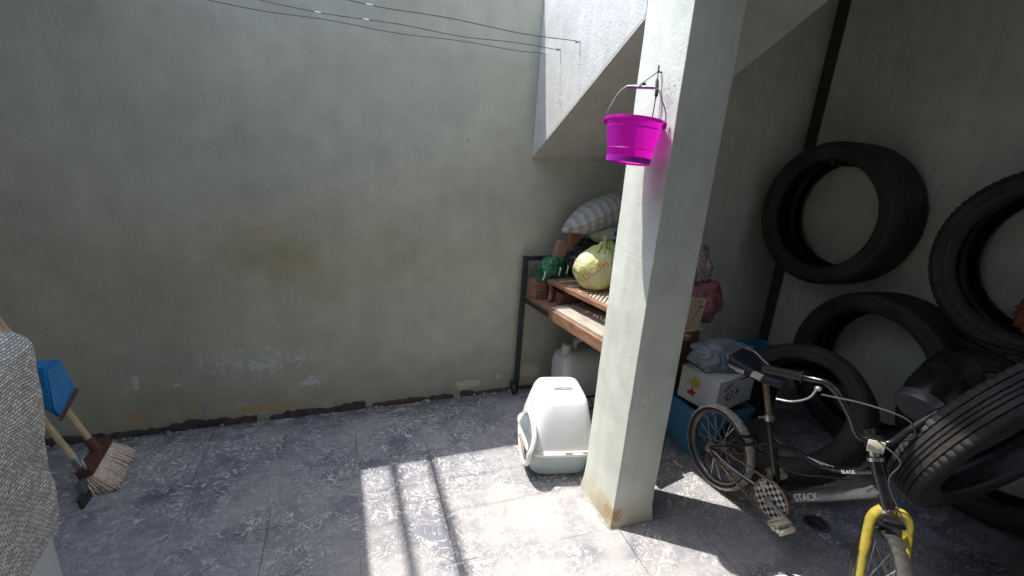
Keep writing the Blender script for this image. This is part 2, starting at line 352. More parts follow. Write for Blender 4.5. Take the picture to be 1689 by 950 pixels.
class MB:
    def __init__(s): s.bm = bmesh.new()
    def box(s, c, size, rot=None, bev=0., taper=None):
        x, y, z = [q / 2 for q in size]; vs = []
        for k in (-1, 1):
            t = taper if (taper and k > 0) else (1, 1)
            for (i, j) in ((-1, -1), (1, -1), (1, 1), (-1, 1)): vs.append(V((i * x * t[0], j * y * t[1], k * z)))
        rm = rot.to_3x3() if rot else Matrix.Identity(3)
        q = [s.bm.verts.new(rm @ v + V(c)) for v in vs]
        fs = [(3, 2, 1, 0), (4, 5, 6, 7), (0, 1, 5, 4), (1, 2, 6, 5), (2, 3, 7, 6), (3, 0, 4, 7)]
        faces = [s.bm.faces.new([q[i] for i in f]) for f in fs]
        if bev:
            ed = list({e for f in faces for e in f.edges})
            bmesh.ops.bevel(s.bm, geom=ed, offset=bev, segments=2, affect='EDGES', profile=.6)
        return s
    def tube(s, pts, r, seg=10, caps=True, closed=False):
        pts = [V(p) for p in pts]; n = len(pts)
        rr = r if isinstance(r, (list, tuple)) else [r] * n
        rings = []; up = V((0, 0, 1))
        for i, p in enumerate(pts):
            d = (pts[(i + 1) % n] - pts[i - 1]) if closed else (pts[min(i + 1, n - 1)] - pts[max(i - 1, 0)])
            if i == 0: a, b = frame(d)
            else:
                d = d.normalized(); a = (a - d * a.dot(d)).normalized(); b = d.cross(a)
            rings.append([s.bm.verts.new(p + (a * math.cos(t) + b * math.sin(t)) * rr[i]) for t in [2 * math.pi * k / seg for k in range(seg)]])
        m = n if closed else n - 1
        for i in range(m):
            A, B = rings[i], rings[(i + 1) % n]
            for k in range(seg): s.bm.faces.new([A[k], A[(k + 1) % seg], B[(k + 1) % seg], B[k]])
        if caps and not closed: s.bm.faces.new(rings[0][::-1]); s.bm.faces.new(rings[-1])
        return s
    def lathe(s, prof, seg=48, mtx=None, closed=False, fn=None):
        """prof: (radius, height) along local Z; fn(r, h, k) may change the radius"""
        mtx = mtx or Matrix.Identity(4); rings = []
        for (r, h) in prof:
            if r < 1e-5: rings.append([s.bm.verts.new(mtx @ V((0, 0, h)))]); continue
            ring = []
            for k in range(seg):
                t = 2 * math.pi * k / seg; q = fn(r, h, k) if fn else r
                ring.append(s.bm.verts.new(mtx @ V((q * math.cos(t), q * math.sin(t), h))))
            rings.append(ring)
        pairs = list(zip(rings, rings[1:])) + ([(rings[-1], rings[0])] if closed else [])
        for A, B in pairs:
            for k in range(seg):
                k2 = (k + 1) % seg
                if len(A) == 1 and len(B) == 1: continue
                if len(A) == 1: s.bm.faces.new([A[0], B[k2], B[k]])
                elif len(B) == 1: s.bm.faces.new([A[k], A[k2], B[0]])
                else: s.bm.faces.new([A[k], A[k2], B[k2], B[k]])
        return s
    def prism(s, poly, d):
        """poly: 3-D points of one face; extruded by d"""
        a = [s.bm.verts.new(V(p)) for p in poly]; b = [s.bm.verts.new(V(p) + V(d)) for p in poly]
        s.bm.faces.new(a[::-1]); s.bm.faces.new(b)
        n = len(a)
        for i in range(n): s.bm.faces.new([a[i], a[(i + 1) % n], b[(i + 1) % n], b[i]])
        return s
    def sheet(s, pts):
        s.bm.faces.new([s.bm.verts.new(V(p)) for p in pts]); return s
    def blob(s, c, rad, sub=4, amp=.15, freq=3., seed=0, floor=None, power=1., ridge=0., shape=None):
        tmp = bmesh.new(); bmesh.ops.create_icosphere(tmp, subdivisions=sub, radius=1.)
        mp = {}
        for v in tmp.verts:
            p = v.co.normalized(); o = V((seed * 7.1, seed * 3.3, seed * 1.7))
            k = 1 + amp * noise.noise(p * freq + o) + amp * .5 * noise.noise(p * freq * 2.3 + o)
            if ridge: k += ridge * (abs(noise.noise(p * freq * 1.7 + o * 2)) - .25)
            q = V([math.copysign(abs(t) ** power, t) for t in p]) * k
            q = V((q.x * rad[0], q.y * rad[1], q.z * rad[2]))
            if shape: q = shape(q)
            q += V(c)
            if floor is not None and q.z < floor: q.z = floor + (q.z - floor) * .05
            mp[v.index] = s.bm.verts.new(q)
        for f in tmp.faces: s.bm.faces.new([mp[v.index] for v in f.verts])
        tmp.free(); return s
    def build(s, name, m, parent=None, smooth=True, origin=None, angle=35):
        bm = s.bm; bmesh.ops.recalc_face_normals(bm, faces=bm.faces)
        o0 = V(parent['_o']) if parent is not None else V(origin or (0, 0, 0))
        bmesh.ops.translate(bm, verts=bm.verts, vec=-o0)
        me = bpy.data.meshes.new(name); bm.to_mesh(me); bm.free()
        me.materials.append(m)
        if smooth:
            for p in me.polygons: p.use_smooth = True
            me.set_sharp_from_angle(angle=R(angle))
        o = bpy.data.objects.new(name, me); COL.objects.link(o)
        if parent is not None: o.parent = parent; ORG[o.name] = o0
        else: o.location = o0; ORG[o.name] = o0
        o['_o'] = tuple(o0)
        return o
ORG = {}

def thing(name, label, cat, loc=(0, 0, 0), group=None, rot=None):
    o = bpy.data.objects.new(name, None); COL.objects.link(o); o.empty_display_size = .1
    o.location = loc; o['_o'] = tuple(loc); o['label'] = label; o['category'] = cat
    if rot is not None: o.rotation_euler = rot
    if group: o['group'] = group
    return o
def tag(o, label, cat, group=None):
    o['label'] = label; o['category'] = cat
    if group: o['group'] = group
    return o
def struct(o): o['kind'] = 'structure'; return o
def dup(root, loc, rot, scale, label):
    r = root.copy(); COL.objects.link(r); r.location = loc; r.rotation_euler = rot; r.scale = scale; r['label'] = label
    for ch in list(root.children):
        c = ch.copy(); COL.objects.link(c); c.parent = r
        for g in ch.children:
            d = g.copy(); COL.objects.link(d); d.parent = c
    return r
def lerp(a, b, t): return V(a) * (1 - t) + V(b) * t
def curve(pts, n=8):
    """Catmull-Rom through the points"""
    P = [V(p) for p in pts]; P = [P[0] * 2 - P[1]] + P + [P[-1] * 2 - P[-2]]; out = []
    for i in range(1, len(P) - 2):
        for k in range(n):
            t = k / n; a, b, c, d = P[i - 1], P[i], P[i + 1], P[i + 2]
            out.append(.5 * ((2 * b) + (c - a) * t + (2 * a - 5 * b + 4 * c - d) * t * t + (3 * b - a - 3 * c + d) * t ** 3))
    out.append(P[-2]); return out
def text_mesh(txt, size):
    cu = bpy.data.curves.new('lettering', 'FONT'); cu.body = txt; cu.size = size; cu.align_x = 'CENTER'; cu.align_y = 'CENTER'; cu.offset = size * .012
    cu.resolution_u = 3
    o = bpy.data.objects.new('lettering', cu); COL.objects.link(o)
    dg = bpy.context.evaluated_depsgraph_get(); me = bpy.data.meshes.new_from_object(o.evaluated_get(dg))
    bpy.data.objects.remove(o); bpy.data.curves.remove(cu)
    bm = bmesh.new(); bm.from_mesh(me); bpy.data.meshes.remove(me)
    bmesh.ops.subdivide_edges(bm, edges=[e for e in bm.edges if e.calc_length() > size * .15], cuts=2)
    bmesh.ops.triangulate(bm, faces=bm.faces)
    return bm
def lettering(name, txt, size, org, ux, uy, m, parent, bvh=None, direction=None, lift=.001):
    b = MB(); b.bm.free(); b.bm = text_mesh(txt, size)
    ux, uy = V(ux).normalized(), V(uy).normalized(); nn = ux.cross(uy)
    for v in b.bm.verts:
        p = V(org) + ux * v.co.x + uy * v.co.y
        if bvh:
            d = V(direction).normalized(); h = bvh.ray_cast(p - d * .3, d)
            if h[0] is not None: p = h[0] - d * lift
        else: p += nn * lift
        v.co = p
    return b.build(name, m, parent, smooth=False)

# ------------------------------------------------------------------ setting
b = MB(); b.sheet([(-9, -7, 0), (9, -7, 0), (9, 11, 0), (-9, 11, 0)])
struct(b.build('floor', M['floor'], smooth=False))

# back wall with a broken skirting along its foot and a shadow gap at the far right corner
t = thing('boundary_wall', 'long grey green painted wall with flaking spots and broken skirting along its foot', 'wall', (0, YB + .08, 0))
b = MB(); b.box((-1.25, YB + .08, 1.09), (4.52, .16, 2.18))
for v in b.bm.verts:
    if v.co.x > 0: v.co.x = 1.75
b.build('wall_face', M['wall'], t, smooth=False)
MB().box((1.380, YB + .08, 2.45), (.738, .16, .535)).build('wall_face', M['wall'], t, smooth=False)
MB().box((2.351, YB + .08, 1.36), (1.194, .16, 2.72)).build('wall_face', M['wall_brightened'], t, smooth=False)
b = MB()
def skirt_run(xa, xb, hmax, seed):
    n = int((xb - xa) / .012); top = []; rnd = random.Random(seed)
    for i in range(n + 1):
        x = xa + (xb - xa) * i / n
        h = hmax * (.62 + .55 * noise.noise(V((x * 7, seed, 0))) + .35 * noise.noise(V((x * 31, seed, 4))))
        top.append((x, max(.004, h), .010 + .006 * noise.noise(V((x * 19, seed, 9)))))
    lo = [b.bm.verts.new((x, YB - .012 - d, .002)) for x, h, d in top]; fr = [b.bm.verts.new((x, YB - d, h)) for x, h, d in top]; bk = [b.bm.verts.new((x, YB - .002, h + .003)) for x, h, d in top]
    for i in range(n):
        b.bm.faces.new([lo[i], lo[i + 1], fr[i + 1], fr[i]]); b.bm.faces.new([fr[i], fr[i + 1], bk[i + 1], bk[i]])
skirt_run(-3.4, -.42, .048, 1.3); skirt_run(-.36, .12, .040, 5.2); skirt_run(.16, .62, .026, 8.8); skirt_run(.66, 2.7, .026, 2.4)
b.build('skirting', M['skirt'], t)
b = MB()   # crumbled mortar showing above the skirting
for i in range(150):
    x = random.uniform(-1.4, 1.3); s = random.uniform(.004, .013)
    b.blob((x, YB - random.uniform(.004, .055), s * .4), (s, s * .8, s * .6), sub=1, amp=.4, seed=i)
b.build('crumbs', M['mortar'], t)

t = thing('side_wall', 'dark grey green wall at the right with tyres stacked against it', 'wall', (XR, 0, 0))
b = MB(); b.box((XR + .10, .07, 1.36), (.20, 4.54, 2.72)); b.build('wall_face', M['rwall'], t, smooth=False)
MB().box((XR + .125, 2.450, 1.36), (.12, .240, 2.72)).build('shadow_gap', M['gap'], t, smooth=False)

t = thing('pillar', 'square pale grey concrete pillar with chipped foot, sunlit on its left face', 'pillar', ((X0 + PX1) / 2, (PY0 + PY1) / 2, 0))
b = MB(); b.box(((X0 + PX1) / 2, (PY0 + PY1) / 2, 1.36), (PX1 - X0, PY1 - PY0, 2.72), bev=.006)
bmesh.ops.subdivide_edges(b.bm, edges=[e for e in b.bm.edges if e.calc_length() > 2], cuts=40)
for v in b.bm.verts:   # hand-trowelled edges and a foot that swells slightly
    f = max(0, .10 - v.co.z) / .10
    d = V((v.co.x - (X0 + PX1) / 2, v.co.y - (PY0 + PY1) / 2, 0))
    v.co += d * (.10 * f * f) + V((noise.noise(v.co * 9), noise.noise(v.co * 9 + V((5, 5, 5))), 0)) * .0022
b.build('shaft', M['pale'], t)
b = MB()
prev = None
for i in range(61):
    pass
for (xa, ya, xb, yb) in ((X0, PY1, X0, PY0), (X0, PY0, PX1, PY0)):
    n = 30; rows = []
    for i in range(n + 1):
        x, y = xa + (xb - xa) * i / n, ya + (yb - ya) * i / n
        nx, ny = (-1, 0) if xa == xb else (0, -1)
        h = .012 + .012 * noise.noise(V((x * 23, y * 23, 1))); w = .015 + .012 * noise.noise(V((x * 17, y * 17, 3)))
        rows.append((b.bm.verts.new((x - nx * .003, y - ny * .003, max(.004, h))), b.bm.verts.new((x + nx * w, y + ny * w, .002))))
    for p, q in zip(rows, rows[1:]): b.bm.faces.new([p[0], q[0], q[1], p[1]])
b.build('mortar_fillet', M['mortar'], t)

# stair flight: sunlit side, sloping underside
def zs(y): return 1.394 + .5624 * (YB - y)
t = thing('staircase', 'concrete stair flight with white sunlit side and grey sloping underside above the shelf', 'staircase', (X0, YB, 1.394))
yb_, yf = YB - .003, PY1 + .002
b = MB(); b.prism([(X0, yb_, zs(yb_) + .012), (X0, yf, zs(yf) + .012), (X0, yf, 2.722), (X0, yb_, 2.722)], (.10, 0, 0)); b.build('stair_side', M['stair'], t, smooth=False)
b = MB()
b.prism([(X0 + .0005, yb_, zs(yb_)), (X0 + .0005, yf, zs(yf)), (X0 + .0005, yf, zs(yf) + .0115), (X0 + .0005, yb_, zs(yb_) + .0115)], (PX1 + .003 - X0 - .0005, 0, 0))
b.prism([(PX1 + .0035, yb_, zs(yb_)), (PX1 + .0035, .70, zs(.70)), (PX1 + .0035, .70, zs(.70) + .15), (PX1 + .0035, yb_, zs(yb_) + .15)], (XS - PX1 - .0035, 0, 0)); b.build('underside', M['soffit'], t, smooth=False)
b = MB()
for i in range(4):
    y1 = yb_ - i * .228; z0 = zs(y1) + .165
    b.box(((PX1 + XS) / 2, y1 - .115, z0 + .16), (XS - PX1 - .01, .226, .17))
b.build('steps', M['concrete'], t, smooth=False)

# structures above and behind that shade the yard (out of the picture)
tag(MB().box((2.06, .69, 2.80), (2.1, 3.88, .15)).build('upper_slab', M['concrete'], smooth=False), 'unseen concrete slab of the upper storey, reach set to darken the tyres', 'slab')  # unseen; extent chosen to darken the right side
tag(MB().box((-1.787, .85, 2.50), (2.0, 5.4, .04)).build('canopy_roof', M['roof'], smooth=False), 'flat sheet canopy roof over the left side of the yard', 'canopy')
tag(MB().box((0, -2.3, 1.45), (7.0, .2, 2.9)).build('house_wall', M['outer'], smooth=False), 'plain house wall behind the viewer closing the yard', 'wall')
tag(MB().box((-3.2, .1, 1.3), (.2, 4.6, 2.6)).build('neighbour_wall', M['wall'], smooth=False), 'grey wall closing the left end of the yard', 'wall')
tag(MB().box((-.70, -.45, 2.64), (.04, 3.1, .21)).build('sky_blocker', M['concrete'], smooth=False), 'concrete fascia added to close the sky slot between canopy and eaves', 'sky_blocker')  # added to keep low sky light off the pillar
tag(MB().box((.14, -.45, 2.80), (1.72, 3.10, .10)).build('eaves', M['concrete'], smooth=False), 'unseen concrete house eaves, reach set to darken the pillar front', 'eaves')  # unseen; extent tuned to keep sky off the pillar front
for x, r in ((-1.218, .021), (-1.045, .022)):
    tag(MB().tube([(x, -1.9, 4.2), (x, 4.2, 4.2)], r, 8).build('overhead_rail', M['steel_dark'], origin=(x, 0, 4.2)), 'steel rail high over the yard, %s the canopy edge' % ('further from' if x < -1.1 else 'nearer'), 'rail', 'rails high over the yard')

# washing lines tied to nails in the stair side
def wire(hook, left, name, label, knots, m):
    hook, left = V(hook), V(left); pts = []
    n = 60
    for i in range(n + 1):
        u = i / n; p = hook.lerp(left, u); p.z -= .06 * (1 - (2 * u - 1) ** 2) + .004 * math.sin(u * 40 + knots); p.y += .002 * math.sin(u * 60); pts.append(p)
    t = thing(name, label, 'washing line', hook, 'washing lines along the wall')
    MB().tube(pts, .0016, 6).build('line', m, t)
    MB().tube([hook + V((.02, 0, 0)), hook + V((-.018, 0, .003))], .003, 6).blob(hook + V((-.012, 0, 0)), (.006, .006, .006), sub=2).build('nail', M['galv'], t)
    if knots:
        for i in range(knots):
            u = .22 + .06 * i + random.uniform(0, .03); k = int(u * n); p = pts[min(k, n - 1)]; q = pts[min(k + 1, n)]
            MB().tube([p, p.lerp(q, .12), p.lerp(q, .3), p.lerp(q, .4)], [.002, .0034, .0030, .002], 6).build('knot', M['white_print'], t)
wire((X0 - .003, 2.038, 1.897), (-2.6, 2.12, 2.20), 'washing_line', 'uppermost washing line, ending farthest right on the white stair side', 5, M['string'])
wire((X0 - .003, 2.23, 1.892), (-2.6, 2.30, 2.13), 'washing_line', 'middle washing line with pale knots, between the other two lines', 9, M['string'])
wire((X0 - .003, 2.406, 1.898), (-2.6, 2.36, 2.10), 'washing_line', 'lowest washing line, ending at the shaded strip beside the wall', 0, M['string'])

# ------------------------------------------------------------------ magenta bucket on the pillar
bc = V((.905, 1.392, 1.440)); hB = .138; r0, r1 = .066, .088
t = thing('bucket', 'bright magenta plastic bucket hanging by its wire handle on the sunlit pillar', 'bucket', bc, rot=(R(-4), R(5), 0))
O = V(bc)
def bk(p): return O + V(p)
mt = Matrix.Translation(O)
b = MB(); b.lathe([(0, .005), (r0 - .003, .005), (r0 + .0005, .006), (r0 + .007, .038), (r0 + .0085, .042), (r0 + .0075, .044), (r1 - .003, hB - .034), (r1 - .0015, hB - .030), (r1 - .0035, hB - .028), (r1 - .0005, hB - .011), (r1 + .0045, hB - .010), (r1 + .0045, hB - .001), (r1, hB), (r1 - .002, hB - .004)], 64, mt); b.build('shell', M['magenta'], t)
b = MB(); b.lathe([(r0 + .001, .000), (r0 + .0045, .002), (r0 + .0065, .018), (r0 + .005, .0185)], 56, mt); b.build('base_band', M['violet'], t)
ear = r1 + .004
for s in (-1, 1): MB().box(bk((s * ear * .80, -s * ear * .60, hB - .012)), (.016, .014, .020), Matrix.Rotation(R(-37), 4, 'Z'), bev=.003).build('ear', M['magenta'], t)
ax = V((.80, -.60, 0))
pts = curve([bk(-ax * ear + V((0, 0, hB - .012))), bk(-ax * ear * .93 + V((0, 0, hB + .03))), bk(-ax * .045 + V((.0, 0, hB + .095))), bk(ax * .045 + V((0, 0, hB + .098))), bk(ax * ear * .80 + V((0, 0, hB + .06))), bk(ax * ear + V((0, 0, hB + .02))), bk(ax * ear + V((0, 0, hB - .012)))], 6)
b = MB(); b.tube(pts, .0022, 7); b.build('wire_handle', M['galv'], t)
b = MB(); b.tube([bk(-ax * .043 + V((0, 0, hB + .0955))), bk(ax * .043 + V((0, 0, hB + .0985)))], .0052, 9); b.build('grip', M['galv'], t)
t = thing('wall_hook', 'bent wire hook with dark string on the pillar above the bucket', 'hook', (X0 - .01, 1.43, 1.72))
nail = V((X0 - .014, 1.428, 1.728))
MB().tube([(X0 + .01, 1.428, 1.725), nail], .0028, 6).tube([nail, nail + V((0, 0, .018))], .0028, 6).build('nail', M['steel_dark'], t)
b = MB(); b.tube(curve([nail, nail + V((-.035, .012, -.03)), nail + V((-.075, .004, -.056)), (.915, 1.39, 1.676)], 5), .0016, 6)
b.tube(curve([nail, nail + V((-.004, -.010, -.04)), nail + V((-.004, -.012, -.11)), nail + V((-.006, -.006, -.17)), nail + V((-.01, .006, -.20))], 5), .0018, 6)
b.blob((.925, 1.392, 1.682), (.007, .007, .005), sub=2)
b.tube(curve([nail + V((-.004, -.006, -.02)), nail + V((-.006, -.016, -.06)), nail + V((-.004, -.014, -.085))], 4), [.002] + [.006] * 6 + [.002] * 2, 6)
b.build('string', M['string'], t)

# ------------------------------------------------------------------ foil covered box at the left edge
t = thing('wrapped_box', 'tall white box wrapped in quilted silver foil at the left edge', 'box', (-1.2, 1.0, 0))
MB().box((-1.20, .895, .452), (.82, 1.10, .90), bev=.01).build('box_body', M['polystyrene'], t, smooth=False)
b = MB()
xa, xb, ya, yb2, zt, zl = -1.62, -.778, .36, 1.545, .918, .335
def fw(p):
    n = noise.noise(V(p) * 5) * .016 + abs(noise.noise(V(p) * 11)) * .010 + noise.noise(V(p) * 23) * .004
    return n
def grid(fn, nu, nv):
    vs = [[b.bm.verts.new(fn(i / nu, j / nv)) for j in range(nv + 1)] for i in range(nu + 1)]
    for i in range(nu):
        for j in range(nv): b.bm.faces.new([vs[i][j], vs[i + 1][j], vs[i + 1][j + 1], vs[i][j + 1]])
def side(u, v):
    y = ya + (yb2 - ya) * u; hem = zl + .02 * noise.noise(V((y * 5, 0, 0))) - .06 * (1 - u); z = hem + (zt - hem) * v
    rnd = .035 * max(0, (v - .93) / .07) ** 2
    y -= .09 * (1 - v) * u
    return (xb + fw((xb, y, z)) * (1 - .6 * v) - rnd - .004 * (1 - v), y, z)
def rear(u, v):
    x = xb - (xb - xa) * u; z = zl + (zt - zl) * v; p = side(1, v)
    return (x + (p[0] - xb) * (1 - u), p[1] + fw((x, 3, z)) * (1 if u else 0), p[2])
def topf(u, v):
    y = ya + (yb2 - ya) * u; p = side(u, 1); x = p[0] + (xa - p[0]) * v
    return (x, y, zt + (.018 * math.sin(v * 3.1) + fw((x, y, 0)) * 1.2) * (1 if v else 0) )
grid(side, 60, 46); grid(rear, 30, 46); grid(topf, 60, 30)
bmesh.ops.remove_doubles(b.bm, verts=b.bm.verts, dist=.0006)
b.build('foil_cover', M['foil'], t, angle=60)

# ------------------------------------------------------------------ brooms, squeegee, dustpan
def stick(mb, a, d, L, r): return mb.tube([V(a), V(a) + V(d).normalized() * L], r, 10)
bd = V((-.31, .20, .533)).normalized()
t = thing('broom', 'push broom with maroon block and straw bristles, wooden handle leaning on the wall', 'broom', (-.955, 2.16, 0))
hub = V((-.985, 2.20, .112))
b = MB(); stick(b, hub, bd, .83, .0125); b.build('handle', M['wood_handle'], t)
rz = Matrix.Rotation(R(3), 4, 'Z') @ Matrix.Rotation(R(-18), 4, 'Y')
b = MB(); b.box((-.988, 2.175, .100), (.052, .235, .036), rz, bev=.006); b.tube([hub - bd * .02, hub + bd * .06], .020, 10); b.build('block', M['maroon'], t)
b = MB(); rnd = random.Random(3)
for i in range(44):
    for j in range(7):
        u = (i + rnd.uniform(.2, .8)) / 44 - .5; w = (j + .5) / 7 - .5
        p = V((-.985, 2.175, .09)) + rz.to_3x3() @ V((w * .046, u * .225, -.012))
        sp = rz.to_3x3() @ V((w * .06 + rnd.uniform(-.005, .005) + .024, u * .035 + rnd.uniform(-.005, .005), -.092))
        q = p + sp; q.z = max(.003, q.z + rnd.uniform(-.004, .006))
        m_ = p.lerp(q, .5) + V((.004, u * .012, 0))
        b.tube([p, m_, q], [.0034, .0036, .0028], 5)
b.build('bristles', M['bristle'], t)
t = thing('squeegee', 'wooden handled floor squeegee with grey metal clamp behind the push broom', 'squeegee', (-1.0, 2.07, 0))
hs = V((-1.005, 2.10, .105)); ds = V((-.34, .235, .52)).normalized()
b = MB(); stick(b, hs, ds, .98, .0125); b.build('handle', M['wood_handle'], t)
b = MB(); b.tube([hs - ds * .05, hs + ds * .045], .0165, 10); b.box((-.985, 2.075, .06), (.02, .12, .05), Matrix.Rotation(R(-10), 4, 'Y'), bev=.004); b.tube(curve([hs + V((.015, -.02, .05)), hs + V((.03, -.035, .02)), hs + V((.02, -.03, -.04))], 4), .005, 6); b.build('clamp', M['grey_metal'], t)
b = MB(); b.box((-.975, 2.075, .022), (.012, .20, .042), Matrix.Rotation(R(-10), 4, 'Y')); b.build('rubber_blade', M['rubber'], t)
t = thing('hand_brush', 'small straw brush on the floor, mostly hidden by the foil box', 'brush', (-1.16, 2.16, 0))
MB().box((-1.22, 2.16, .035), (.14, .05, .025), bev=.006).build('block', M['wood_handle'], t)
b = MB()
for i in range(60):
    p = V((-1.22 + random.uniform(-.06, .065), 2.16 + random.uniform(-.02, .02), .03)); b.tube([p, p + V((.03 + random.uniform(-.01, .02), random.uniform(-.03, .01), -.028))], .003, 5)
b.build('bristles', M['bristle'], t)
# dustpan: scoop standing on its rim against the handles
t = thing('dustpan', 'blue plastic dustpan propped upright on the broom handles', 'dustpan', (-1.09, 2.15, .42))
A = [V((-1.128, 2.13, .495)), V((-1.030, 2.13, .500)), V((-.995, 2.11, .375)), V((-1.050, 2.07, .270)), V((-1.118, 2.10, .320)), V((-1.165, 2.16, .420))]
A = [p + V((.032, 0, .082)) for p in A]
b = MB()
F_ = [A[0] + V((.02, -.045, -.015)), A[1] + V((-.03, -.055, -.020)), A[3] + V((.0, -.025, .055)), A[4] + V((.018, -.045, .03))]
vs = {}
def vv(p):
    k = tuple(round(q, 4) for q in p)
    if k not in vs: vs[k] = b.bm.verts.new(p)
    return vs[k]
R_ = [A[0], A[1], A[2], A[3], A[4], A[5]]
faces = [[F_[0], F_[1], F_[2], F_[3]], [R_[0], R_[1], F_[1], F_[0]], [R_[1], R_[2], R_[3], F_[2], F_[1]], [R_[3], R_[4], F_[3], F_[2]], [R_[4], R_[5], R_[0], F_[0], F_[3]], R_[::-1]]
for f in faces: b.bm.faces.new([vv(p) for p in f])
bmesh.ops.bevel(b.bm, geom=list(b.bm.edges), offset=.006, segments=2, affect='EDGES')
b.build('pan', M['blue_plastic'], t, angle=40)
b = MB(); b.tube([A[2] + V((.003, -.006, .0)), A[3] + V((.003, -.006, -.002))], .0065, 8); b.build('lip', M['wood_dark'], t)
b = MB(); stick(b, A[5] + V((.03, .03, .01)), (-.34, .20, .40), .35, .011); b.build('handle', M['wood_handle'], t)

# ------------------------------------------------------------------ covered litter tray
def loft(b, secs, n=40, pw=.42, cap=True):
    """secs: (cx, cy, z, half x, half y, rotation) super-ellipse rings"""
    rings = []
    for (cx, cy, z, hx, hy, ro) in secs:
        ring = []
        for k in range(n):
            a = 2 * math.pi * k / n; c, s = math.cos(a), math.sin(a)
            x = math.copysign(abs(c) ** pw, c) * hx; y = math.copysign(abs(s) ** pw, s) * hy
            ring.append(b.bm.verts.new((cx + x * math.cos(ro) - y * math.sin(ro), cy + x * math.sin(ro) + y * math.cos(ro), z)))
        rings.append(ring)
    for A_, B_ in zip(rings, rings[1:]):
        for k in range(n): b.bm.faces.new([A_[k], A_[(k + 1) % n], B_[(k + 1) % n], B_[k]])
    if cap: b.bm.faces.new(rings[0][::-1]); b.bm.faces.new(rings[-1])
    return rings
LX, LY, LR = .968, 1.800, R(-12)
t = thing('litter_box', 'covered cat litter tray with white translucent hood beside the pillar', 'litter box', (LX, LY, 0))
b = MB(); loft(b, [(LX, LY, .002, .120, .125, LR), (LX, LY, .012, .135, .140, LR), (LX, LY, .125, .156, .168, LR), (LX, LY, .138, .160, .173, LR)]); b.build('tray', M['tray_blue'], t)
b = MB(); loft(b, [(LX, LY, .134, .164, .177, LR), (LX, LY, .137, .172, .186, LR), (LX, LY, .150, .174, .188, LR), (LX, LY, .158, .166, .180, LR)]); b.build('rim', M['white_plastic'], t)
b = MB()   # hood, tapering upward with broad chamfers
secs = [(LX, LY, .155, .154, .170, LR), (LX, LY, .22, .144, .160, LR), (LX + .003, LY + .003, .30, .126, .142, LR), (LX + .006, LY + .006, .355, .112, .124, LR), (LX + .008, LY + .008, .378, .100, .110, LR), (LX + .008, LY + .008, .387, .078, .090, LR), (LX + .008, LY + .008, .390, .05, .06, LR)]
loft(b, secs, 48, .34); hood = b.build('hood', M['white_hood'], t, angle=50)
# arched entrance on the left side: white ring, flat sheet toned like the shaded inside, sand inside
c0 = V((LX, LY, 0)); rm = Matrix.Rotation(LR, 3, 'Z')
def lp(x, y, z): return c0 + rm @ V((x, y, z))
arch = [lp(-.166 - .030 * math.sin(a) ** 2 * (1 if math.sin(a) > 0 else 0) + .055 * max(0, math.sin(a)), -.070 + .130 * math.cos(a) + .0, .168 + .108 * math.sin(a)) for a in [2 * math.pi * k / 40 for k in range(40)]]
b = MB(); b.tube(arch, .0115, 8, closed=True); b.build('entrance_ring', M['white_plastic'], t)
b = MB(); cen = sum(arch, V()) / 40
vs = [b.bm.verts.new(p + (p - cen).normalized() * -.002 + rm @ V((-.004, 0, 0))) for p in arch]; b.bm.faces.new(vs); b.build('entrance', simple('shaded_inside_of_tray', (.22, .26, .29), .6), t, smooth=False)
b = MB(); b.prism([lp(-.182, -.155, .150), lp(-.186, -.02, .150), lp(-.178, -.05, .166), lp(-.176, -.11, .172)], rm @ V((-.003, 0, 0))); b.build('litter', M['sand'], t, smooth=False)
b = MB(); b.tube(curve([lp(-.035, -.02, .388), lp(-.028, -.02, .399), lp(.03, -.02, .402), lp(.055, -.02, .389)], 5), .007, 8); b.build('carry_handle', M['white_plastic'], t)
b = MB()
for (x, y) in ((.02, -.180), (.10, -.177)): MB().box(lp(x, y, .150), (.034, .012, .022), Matrix.Rotation(LR, 4, 'Z'), bev=.003).build('clip', M['cream_plastic'], t)

# ------------------------------------------------------------------ wheeled shelf cart and what lies on it
CR = R(-8.7); CO = V((1.000, 2.425, 0)); crm = Matrix.Rotation(-CR * 0 + R(8.7), 3, 'Z')
def cp(x, y, z): return CO + Matrix.Rotation(R(3.5), 3, 'Z') @ V((x, 0, 0)) + Matrix.Rotation(R(8.7), 3, 'Z') @ V((0, -y, 0)) + V((0, 0, z))
t = thing('shelf_cart', 'dark steel cart on castors with weathered plank shelf behind the pillar', 'cart', CO)
W, D = .47, .77
b = MB(); r4 = Matrix.Rotation(R(8.7), 4, 'Z')
def bar(mb, a, c, w=.026): 
    a, c = V(a), V(c); d = (c - a); u, v = frame(d)
    mtx = Matrix((u, v, d.normalized())).transposed().to_4x4(); mb.box((a + c) / 2, (w, w, d.length), mtx)
for (x, y, zt_) in ((0, 0, .865), (W, -.0, .865), (.02, D - .02, .625), (W - .03, D - .34, .625)): bar(b, cp(x, y, .075), cp(x, y, zt_))
bar(b, cp(0, 0, .852), cp(W, 0, .852), .022); bar(b, cp(.013, 0, .612), cp(.013, D, .612)); bar(b, cp(W - .013, 0, .612), cp(W - .013, D, .612)); bar(b, cp(0, .013, .612), cp(W, .013, .612)); bar(b, cp(0, D - .013, .612), cp(W, D - .013, .612))
b.build('frame', M['steel_dark'], t, smooth=False)
